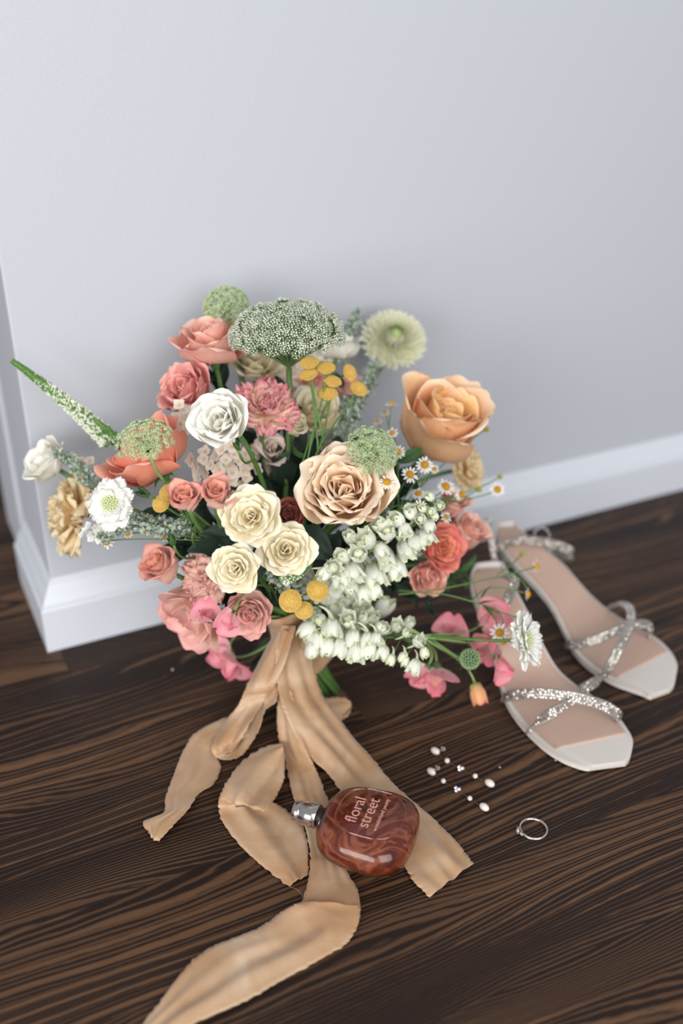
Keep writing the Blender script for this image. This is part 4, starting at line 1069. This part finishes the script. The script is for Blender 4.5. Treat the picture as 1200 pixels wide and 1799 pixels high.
# middle strip running down under the bottle cap
strip('ribbon_middle', [(488, 1200, .046, 512, 1215, .046), (487, 1240, .035, 520, 1260, .032), (488, 1290, .018, 536, 1312, .018), (498, 1325, .006, 552, 1345, .008), (506, 1362, .003, 562, 1368, .004), (516, 1402, .002, 574, 1400, .002), (532, 1440, .0015, 592, 1440, .0015), (542, 1480, .0015, 600, 1490, .0015), (545, 1502, .002, 610, 1532, .002), (542, 1545, .0025, 628, 1564, .003), (529, 1588, .002, 634, 1598, .006)], wr=.0016, seed=5)
strip('ribbon_tail', [(532, 1585, .006, 633, 1592, .007), (517, 1590, .007, 632, 1612, .006), (494, 1603, .005, 624, 1636, .004), (459, 1628, .003, 606, 1660, .002), (409, 1649, .003, 552, 1692, .002), (368, 1666, .004, 481, 1731, .002), (327, 1700, .004, 427, 1761, .002), (284, 1756, .003, 340, 1800, .003), (240, 1812, .002, 268, 1845, .002), (200, 1860, .002, 210, 1885, .002)], wr=.0026, seed=6, fold=2.5)
# left curled piece
strip('ribbon_curl', [(497, 1306, .018, 500, 1328, .014), (464, 1313, .013, 499, 1368, .010), (426, 1338, .012, 486, 1398, .008), (400, 1372, .014, 470, 1423, .010), (386, 1400, .012, 462, 1424, .010), (384, 1420, .004, 474, 1410, .006), (393, 1448, .002, 498, 1420, .002), (424, 1488, .0015, 530, 1450, .0015), (466, 1526, .0015, 541, 1488, .0015), (508, 1558, .0015, 541, 1537, .0015)], wr=.0022, seed=7)
# small loop peeping out at the right
strip('ribbon_loop', [(560, 1230, .012, 585, 1272, .004), (580, 1226, .013, 596, 1268, .003), (604, 1226, .012, 603, 1258, .003), (617, 1236, .009, 616, 1250, .003), (612, 1252, .005, 606, 1262, .002), (590, 1262, .003, 588, 1272, .0015)], wr=.0012, seed=8, nw=11)
V, F, U = tube(catmull([FL(508, 1558, .001), FL(521, 1563, .002), FL(530, 1572, .0012), FL(533, 1583, .001)], 6), .00012, 4)
MB().add(V, F, U, RIN).build('loose_thread', M_SILK, RB)
V, F, U = tube(catmull([FL(507, 1540, .0035), FL(520, 1525, .0035), FL(532, 1510, .003), (FL(541, 1488, .003))], 6), .0001, 4)
MB().add(V, F, U, RIN).build('loose_thread', M_SILK, RB)

# ------------------------------------------------------------------ perfume bottle
def glass(name, c, rough=.02, ior=1.45):
    m, t, p, o = nt(name); p.inputs['Base Color'].default_value = c; p.inputs['Transmission Weight'].default_value = 1; p.inputs['Roughness'].default_value = rough; p.inputs['IOR'].default_value = ior
    return m
M_GLASS = glass('pink_glass', S(252, 214, 206))
M_CHROME = plain('polished_silver', S(196, 192, 190), .14, 1.)
def juice():
    m, t, p, o = nt('coral_perfume'); N = t.nodes.new; Lk = t.links.new
    tc = N('ShaderNodeTexCoord'); n = N('ShaderNodeTexNoise'); n.inputs['Scale'].default_value = 30; n.inputs['Detail'].default_value = 4; n.inputs['Distortion'].default_value = 2.4
    Lk(tc.outputs['Object'], n.inputs['Vector'])
    Lk(ramp(t, n.outputs[0], [(.30, S(70, 28, 22)), (.40, S(130, 60, 42)), (.47, S(188, 112, 72)), (.52, S(222, 160, 124)), (.58, S(146, 64, 46)), (.68, S(164, 58, 48))]), p.inputs['Base Color'])
    p.inputs['Roughness'].default_value = .35; p.inputs['Transmission Weight'].default_value = .45
    return m
pc, pb = FL(521, 1424, .019), FL(729, 1480, .019)
ax = (pc - pb); LT = ax.length; ax.normalize(); sd = Vector((0, 0, 1)).cross(ax).normalized() * -1
# local frame: +Y to cap, +X to reader's right, +Z up off the floor
MBo = Matrix(((sd.x, ax.x, 0, 0), (sd.y, ax.y, 0, 0), (sd.z, ax.z, 1, 0), (0, 0, 0, 1)))
capL = .0205; bl = (LT - capL); HL = bl / 2 + .001
mid = pb + ax * HL; mid.z = 0
BR = empty('perfume_bottle', Matrix.Translation(Vector((mid.x, mid.y, .0022))) @ MBo)
tag(BR, 'rounded pink glass perfume bottle with silver sprayer lying on the silk ribbon', 'bottle')
HW = .0325; HT = .0165
def pebble(sx, sy, sz, z0, n=3.0, K=48, J=17):
    V = []; U = []
    for j in range(J):
        th = -math.pi / 2 + math.pi * j / (J - 1)
        c = max(0, math.cos(th)) ** .72; s = math.copysign(abs(math.sin(th)) ** .8, math.sin(th))
        for i in range(K):
            a = 2 * math.pi * i / K
            cx = math.copysign(abs(math.cos(a)) ** (2 / n), math.cos(a)); sy_ = math.copysign(abs(math.sin(a)) ** (2 / n), math.sin(a))
            V.append((sx * c * cx * (1 - .06 * sy_), sy * c * sy_, z0 + sz * s)); U.append((i / K, j / (J - 1)))
    return V, grid_faces(K, J, True), U
V, F, U = pebble(HW, HL, HT, HT); MB().add(V, F, U).build('glass_body', M_GLASS, BR)
V, F, U = pebble(HW * .86, HL * .84, HT * .66, HT * .95); MB().add(V, F, U).build('perfume', juice(), BR)
def sq_ring(rx, ry, z, r, n=2.7, K=56):
    P = []
    for i in range(K + 1):
        a = 2 * math.pi * i / K; P.append((rx * math.copysign(abs(math.cos(a)) ** (2 / n), math.cos(a)), ry * math.copysign(abs(math.sin(a)) ** (2 / n), math.sin(a)) - .002, z))
    return tube(P, r, 6, False)
V, F, U = sq_ring(.0215, .0225, HT * 1.93, .0005); MB().add(V, F, U).build('label_rim', M_GLASS, BR)
def cyl(r, y0, y1, mat, name, bev=.0008, k=32):
    V, F, U = lathe([(0, 0), (r - bev, 0), (r, bev), (r, (y1 - y0) - bev), (r - bev, y1 - y0), (0, y1 - y0)], k)
    MB().add(V, F, U, Matrix.Translation((0, y0, HT)) @ Matrix.Rotation(-math.pi / 2, 4, 'X')).build(name, mat, BR)
cyl(.0068, HL - .004, HL + .0030, plain('black_gasket', S(30, 24, 24), .4), 'neck_ring')
cyl(.0086, HL + .0020, HL + .0145, M_CHROME, 'collar')
cyl(.0074, HL + .0140, HL + capL - .0005, M_CHROME, 'spray_button')
M_PRINT = plain('pale_pink_print', S(206, 150, 142), .6)
def text(body, size, x, y, name):
    c = bpy.data.curves.new(name, 'FONT'); c.body = body; c.size = size; c.extrude = .00008; c.align_x = 'CENTER'
    o = bpy.data.objects.new(name, c); COL.objects.link(o); bpy.context.view_layer.update()
    me = bpy.data.meshes.new_from_object(o.evaluated_get(bpy.context.evaluated_depsgraph_get()))
    COL.objects.unlink(o); bpy.data.objects.remove(o)
    link(name, me, M_PRINT, BR, Matrix.Translation((x, y, HT * 2 + .0002)))
text('floral', .0115, -.001, .0045, 'lettering'); text('street', .0115, -.001, -.0045, 'lettering'); text('wonderland peony', .0040, 0, -.0105, 'lettering')

# ------------------------------------------------------------------ sandals
M_SATIN = plain('ivory_satin', S(212, 206, 200), .38, bump=.08, bscale=900)
M_INS = plain('beige_insole', S(192, 163, 147), .55, bump=.1, bscale=700, var=.03)
M_STONE = plain('rhinestone', S(220, 214, 208), .14, .9)
M_GOLD = plain('strap_mesh', S(150, 145, 138), .45, .2)
gemV = [(0, 0, .55)] + [(math.cos(a), math.sin(a), .25) for a in [k * math.pi / 3 for k in range(6)]] + [(1.1 * math.cos(a), 1.1 * math.sin(a), -.1) for a in [k * math.pi / 3 for k in range(6)]]
gemF = [(0, 1 + k, 1 + (k + 1) % 6) for k in range(6)] + [(1 + k, 7 + k, 7 + (k + 1) % 6, 1 + (k + 1) % 6) for k in range(6)]
def sandal(label, secs, straps, tan_from, heel_z):
    """secs: toe to heel, (lx, ly, rx, ry, z)"""
    L = [FL(s[0], s[1], s[4]) for s in secs]; R_ = [FL(s[2], s[3], s[4]) for s in secs]
    base = (L[0] + R_[0]) / 2; base.z = 0
    root = empty('sandal', loc=base); tag(root, label, 'shoe', 'pair of rhinestone sandals'); inv = Matrix.Translation(-base)
    L = catmull(L, 6); R_ = catmull(R_, 6); n = len(L); nw = 11
    def layer(inset, up0, thick, i0, i1, nm, mat, cup=0.):
        V = []; U = []; rows_ = range(i0, i1); m = len(rows_)
        for lev in (0, 1):
            for i in rows_:
                a, b = Vector(L[i]), Vector(R_[i]); w = (b - a)
                for j in range(nw):
                    t = j / (nw - 1); tt = inset + (1 - 2 * inset) * t
                    p = a + w * tt; p.z += up0 - (thick if lev == 0 else 0) + (cup * (2 * t - 1) ** 2 if lev else 0) - (.0006 if lev and j in (0, nw - 1) else 0)
                    p.z = max(p.z, .0005 if lev == 0 else .001)
                    V.append(p); U.append((t, i / n))
        F = grid_faces(nw, m) + [tuple(reversed([q + m * nw for q in f])) for f in grid_faces(nw, m)]
        F = [tuple(reversed(f)) for f in F]
        o_ = m * nw
        for i in range(m - 1):
            for c in (0, nw - 1):
                a = i * nw + c; F.append((a, a + nw, a + nw + o_, a + o_))
        for i in (0, m - 1):
            for j in range(nw - 1):
                a = i * nw + j; F.append((a, a + 1, a + 1 + o_, a + o_))
        ob = MB().add(V, F, U, inv).build(nm, mat, root)
        md = ob.modifiers.new('bevel', 'BEVEL'); md.width = .0008; md.segments = 2; md.limit_method = 'ANGLE'
        return ob
    layer(0, 0, .0055, 0, n, 'sole', M_SATIN)
    layer(.055, .0011, .0015, tan_from, n - 2, 'insole', M_INS, .0003)
    # heel
    hc = (Vector(L[-4]) + Vector(R_[-4])) / 2; hw = (Vector(L[-4]) - Vector(R_[-4])).length * .5
    Vh = []; K = 16
    bk = (Vector(L[-1]) + Vector(R_[-1])) / 2 - hc; bk.z = 0; bk = bk.normalized()
    for t, r in ((0, .9), (.25, .55), (.55, .34), (1, .30)):
        for k in range(K):
            a = 2 * math.pi * k / K; Vh.append((hc.x + bk.x * .004 + math.cos(a) * hw * r, hc.y + bk.y * .004 + math.sin(a) * hw * r, max(.0005, lerp(hc.z - .004, .0005, t))))
    MB().add(Vh, grid_faces(K, 4, True) + [tuple(range(3 * K, 4 * K))], None, inv).build('heel', M_SATIN, root)
    # heel counter
    V = []; U = []; m = 9; pts = [Vector(L[-9]), Vector(L[-4]), Vector(L[-1]), Vector(R_[-1]), Vector(R_[-4]), Vector(R_[-9])]
    C = catmull(pts, 4)
    for lev in range(5):
        for i, c in enumerate(C):
            t = i / (len(C) - 1); hgt = .005 * math.sin(math.pi * t) ** .7
            V.append(Vector(c) + Vector((bk.x * .003 * lev / 4, bk.y * .003 * lev / 4, hgt * lev / 4))); U.append((t, lev / 4))
    o = MB().add(V, grid_faces(len(C), 5), U, inv).build('heel_counter', M_SATIN, root)
    md = o.modifiers.new('thickness', 'SOLIDIFY'); md.thickness = .0014
    for st in straps:
        pts, wd, stones = st['p'], st['w'], st.get('stones', True)
        C = [Vector(c) for c in catmull([FL(*q) for q in pts], 10)]
        wv = [Vector(c) for c in catmull([ (RT * q[0] + UP * q[1] + TC * q[2]) for q in st['d']], max(1, 10 * (len(pts) - 1) // (len(st['d']) - 1)))]
        m = len(C); Vt = []; Ut = []; fr = []
        for i, c in enumerate(C):
            T = (C[min(i + 1, m - 1)] - C[max(i - 1, 0)]).normalized(); w = wv[min(i, len(wv) - 1)]
            w = (w - T * w.dot(T)).normalized(); N_ = T.cross(w).normalized()
            if N_.dot(TC) < 0 and not st.get('flip'): N_ = -N_
            fr.append((c, T, w, N_))
            for j in range(5): Vt.append(c + w * (j / 4 - .5) * wd); Ut.append((j / 4, i / m))
        o = MB().add(Vt, grid_faces(5, m), Ut, inv).build('strap', M_GOLD if stones else M_SATIN, root)
        md = o.modifiers.new('thickness', 'SOLIDIFY'); md.thickness = .0016; md.offset = 0
        if stones:
            b = MB(); ds = .0021; nr = max(3, int(wd * .98 / .0020))
            Lc = [0]
            for k in range(1, m): Lc.append(Lc[-1] + (C[k] - C[k - 1]).length)
            s_ = .0008
            while s_ < Lc[-1] - .0005:
                k = max(q for q in range(m) if Lc[q] <= s_); k = min(k, m - 2); f = (s_ - Lc[k]) / (Lc[k + 1] - Lc[k] + 1e-9)
                c = C[k].lerp(C[k + 1], f); w = fr[k][2]; N_ = fr[k][3]; T = fr[k][1]
                for r in range(nr):
                    pos = c + w * ((r + .5) / nr - .5) * wd * .9 + N_ * .0011
                    tl = N_ + w * rng.uniform(-.45, .45) + T * rng.uniform(-.45, .45)
                    b.add(gemV, gemF, None, inv @ TRS(pos, aim(tl, rng.uniform(0, 1)), .00098))
                s_ += ds
            ob = b.build('rhinestones', M_STONE, root, smooth=False); tag(ob, kind='stuff')
            strap_o = o; ob.parent = strap_o
        V_ = None
    return root, inv
UPW = (0, .9, .45)
fr_secs = [(1038, 1345, 1100, 1337, .007), (1030, 1345, 1106, 1331, .007), (1012, 1340, 1110, 1319, .007), (988, 1330, 1112, 1300, .007), (958, 1311, 1103, 1281, .007), (926, 1281, 1082, 1254, .007), (900, 1248, 1047, 1226, .008), (884, 1216, 1010, 1201, .011),
           (874, 1180, 980, 1174, .018), (866, 1145, 957, 1136, .030), (852, 1108, 938, 1096, .042), (838, 1068, 920, 1060, .052), (828, 1034, 905, 1032, .058), (828, 1012, 892, 1008, .061), (842, 1000, 876, 998, .061)]
sandal('ivory satin sandal with rhinestone straps nearest the camera, its toe pointing at the ring', fr_secs, [
  dict(p=[(884, 1226, .008), (900, 1222, .022), (950, 1218, .034), (1010, 1226, .036), (1060, 1240, .028), (1085, 1256, .018), (1086, 1264, .009)], w=.0085, d=[(.35, .6, .2), (.1, 1, .0), (.1, 1, 0), (.5, .7, 0)]),
  dict(p=[(930, 1285, .008), (940, 1272, .018), (975, 1250, .030), (1010, 1228, .033), (1040, 1205, .033), (1058, 1190, .026), (1050, 1196, .018), (1022, 1212, .010)], w=.0085, d=[(.7, .6, 0), (.6, .8, 0), (.6, .8, 0), (.6, .8, 0)]),
  dict(p=[(866, 1148, .034), (874, 1110, .052), (884, 1078, .062), (894, 1048, .072), (904, 1026, .078), (900, 1016, .078), (886, 1010, .074)], w=.0080, d=[(1, .1, .2), (1, .2, .2), (1, .3, .2)]),
 ], 22, .06)
bk_secs = [(1146, 1220, 1178, 1209, .007), (1140, 1219, 1185, 1201, .007), (1130, 1214, 1188, 1186, .007), (1110, 1207, 1190, 1166, .007), (1078, 1195, 1178, 1143, .007), (1040, 1172, 1152, 1119, .007), (1012, 1145, 1112, 1098, .008), (996, 1116, 1072, 1073, .012),
           (984, 1090, 1042, 1048, .022), (966, 1058, 1018, 1022, .034), (936, 1022, 990, 990, .046), (904, 990, 963, 968, .056), (882, 962, 938, 947, .062), (872, 940, 918, 934, .065), (880, 928, 902, 926, .065)]
sr_, sinv = sandal('ivory satin sandal with rhinestone straps further back, resting closer to the wall', bk_secs, [
  dict(p=[(996, 1133, .009), (1008, 1133, .020), (1045, 1125, .030), (1085, 1108, .034), (1120, 1097, .032), (1140, 1100, .024), (1142, 1116, .010)], w=.0080, d=[(.3, .8, 0), (.1, 1, .0), (.1, 1, 0), (.4, .8, 0)]),
  dict(p=[(1063, 1192, .008), (1068, 1178, .018), (1082, 1150, .030), (1098, 1120, .036), (1108, 1092, .038), (1106, 1070, .032), (1090, 1062, .022), (1068, 1067, .012)], w=.0080, d=[(.9, .3, 0), (.9, .4, 0), (.9, .3, 0), (.9, .5, 0)]),
  dict(p=[(876, 1004, .050), (868, 980, .062), (864, 955, .074), (860, 930, .084), (858, 912, .090)], w=.0060, d=[(1, .1, .2), (1, .1, .2), (1, .2, .2)]),
  dict(p=[(868, 966, .066), (885, 958, .072), (915, 950, .074), (950, 952, .070), (985, 960, .060), (1003, 970, .050), (998, 980, .042), (975, 975, .038), (950, 965, .040)], w=.0085, d=[(.1, .8, .6), (.1, .9, .5), (.1, .9, .4), (.2, .9, .3)]),
 ], 24, .065)
bp = FL(952, 940, .075)
V, F, U = tube([bp + Vector((math.cos(a) * .007, math.sin(a) * .003, math.sin(a) * .006)) for a in [k * math.pi / 8 for k in range(17)]], .0010, 6, False)
MB().add(V, F, U, sinv).build('buckle', glass('clear_buckle', S(240, 240, 240)), sr_)

# ------------------------------------------------------------------ earrings
M_PEARL = plain('pearl', S(226, 216, 208), .22, 0, .6, coat=.6)
M_WIRE = plain('rose_gold_wire', S(150, 110, 84), .35, .9)
M_CRYS = plain('crystal', S(220, 220, 226), .06, .7)
def c6(x, y): return 730 + x / 4.615, 1290 + y / 4.615
def earring(label, pts, crystal, group='pair of pearl drop earrings'):
    P = [FL(*c6(x, y), .0026) for x, y, _, _ in pts]
    root = empty('drop_earring', loc=FL(*c6(pts[0][0], pts[0][1]), 0)); tag(root, label, 'earring', group); inv = Matrix.Translation(-root.location)
    V, F, U = tube(catmull([Vector((p.x, p.y, .0014)) for p in P], 6), .00028, 5); MB().add(V, F, U, inv).build('chain', M_WIRE, root)
    for p, (x, y, r, kind) in zip(P, pts):
        rr = 1.12 * r / 4.615 * depth(p) / FPX
        if kind == 'c':
            for k in range(3):
                a = k * 2.1; V, F, U = ball(rr * .62, 8, 6)
                MB().add(V, F, U, inv @ Matrix.Translation((p.x + math.cos(a) * rr * .6, p.y + math.sin(a) * rr * .6, rr * .65))).build('small_pearl', M_CRYS, root, smooth=False)
        else:
            V, F, U = ball(rr, 14, 10, 1.45 if kind == 'o' else 1.0)
            dv = (P[-1] - P[0]).normalized()
            MB().add(V, F, U, inv @ TRS((p.x, p.y, rr * .98), aim(dv))).build('pearl', M_PEARL, root)
    cp = FL(*c6(*crystal), .003); b = MB()
    for k in range(6):
        a = k * 1.05; V, F, U = ball(.00085, 5, 4, 1.5); b.add(V, F, U, inv @ TRS((cp.x + math.cos(a) * .0016 * (k % 2 + .5), cp.y + math.sin(a) * .0012, .0012 + .0006 * (k % 3)), aim((math.cos(a), math.sin(a), .8))))
    b.build('crystal_stud', M_CRYS, root, smooth=False)
    V, F, U = tube([P[0], cp], .0003, 5); MB().add(V, F, U, inv).build('post', M_CHROME, root)
earring('pearl drop earring on the wood, the upper one nearer the sandals', [(160, 138, 26, 'o'), (257, 212, 20, 'b'), (365, 272, 26, 'c'), (485, 335, 19, 'b'), (602, 400, 28, 'o')], (222, 116))
earring('pearl drop earring on the wood, the lower one nearer the ribbon', [(128, 305, 26, 'o'), (226, 375, 19, 'b'), (338, 441, 26, 'c'), (441, 515, 19, 'b'), (558, 593, 28, 'o')], (178, 270))

# ------------------------------------------------------------------ ring
rc = FL(937, 1459); rc.z = 0
RG = empty('engagement_ring', loc=rc); tag(RG, 'silver engagement ring with three clear stones lying on the bare wood', 'ring')
V = []; K = 48
ring_r = .0093
for i in range(K):
    a = 2 * math.pi * i / K; wdt = .0011
    for (dr, dz) in ((-.0006, 0.0002), (.0006, 0.0002), (.0008, .0011), (.0005, .0021), (-.0005, .0021), (-.0007, .0011)):
        V.append(((ring_r + dr) * math.cos(a), (ring_r + dr) * math.sin(a), dz))
F = [(i * 6 + j, i * 6 + (j + 1) % 6, ((i + 1) % K) * 6 + (j + 1) % 6, ((i + 1) % K) * 6 + j) for i in range(K) for j in range(6)]
MB().add(V, F).build('band', plain('white_gold', S(214, 206, 200), .2, .9), RG)
sa = math.radians(197)
def gem(a, r, s, name='side_stone'):
    d = Vector((math.cos(a), math.sin(a), 0)); V = []; K = 10
    for (rr, h) in ((.001, -.75), (.85, 0), (1.0, .12), (.62, .5), (.001, .5)):
        for k in range(K): q = 2 * math.pi * k / K; V.append((rr * math.cos(q), rr * math.sin(q), h))
    MB().add(V, grid_faces(K, 5, True), None, TRS(d * r + Vector((0, 0, .0022)), aim(d), s)).build(name, glass('diamond_' + name, (1, 1, 1, 1), 0, 2.2), RG, smooth=False)
    b = MB()
    for k in range(4):
        q = k * math.pi / 2 + .78; side = Vector((-d.y, d.x, 0)); off = side * math.cos(q) * s * .85 + Vector((0, 0, math.sin(q) * s * .85))
        V, F, U = tube([d * (r - s * 1.2) + off * .3 + Vector((0, 0, .0022)), d * (r + s * .35) + off + Vector((0, 0, .0022))], .00022, 5); b.add(V, F, U)
    b.build('prong_setting', M_CHROME, RG)
gem(sa, ring_r + .0024, .0021, 'centre_stone'); gem(sa + .26, ring_r + .0017, .0014); gem(sa - .26, ring_r + .0017, .0014)

# ------------------------------------------------------------------ crumbs on the floor
M_CR = plain('pale_crumb', S(206, 186, 166), .7)
for (x, y, s, lb) in [(303, 1178, .0014, 'pale dried petal crumb on the floor left of the hanging sweet pea'), (878, 1349, .0009, 'tiny pale crumb on the floor between earrings and sandal'), (976, 1337, .0008, 'tiny pale crumb on the floor beside the nearer sandal toe')]:
    p = FL(x, y); V, F, U = ball(1, 6, 5, .5)
    V = [(v[0] * 1.3, v[1] * (.8 + .3 * math.sin(v[0] * 3)), v[2] + .5) for v in V]
    o = MB().add(V, F, U).build('petal_crumb', M_CR, None, TRS(p, Quaternion((0, 0, 1), x), s)); tag(o, lb, 'crumb')
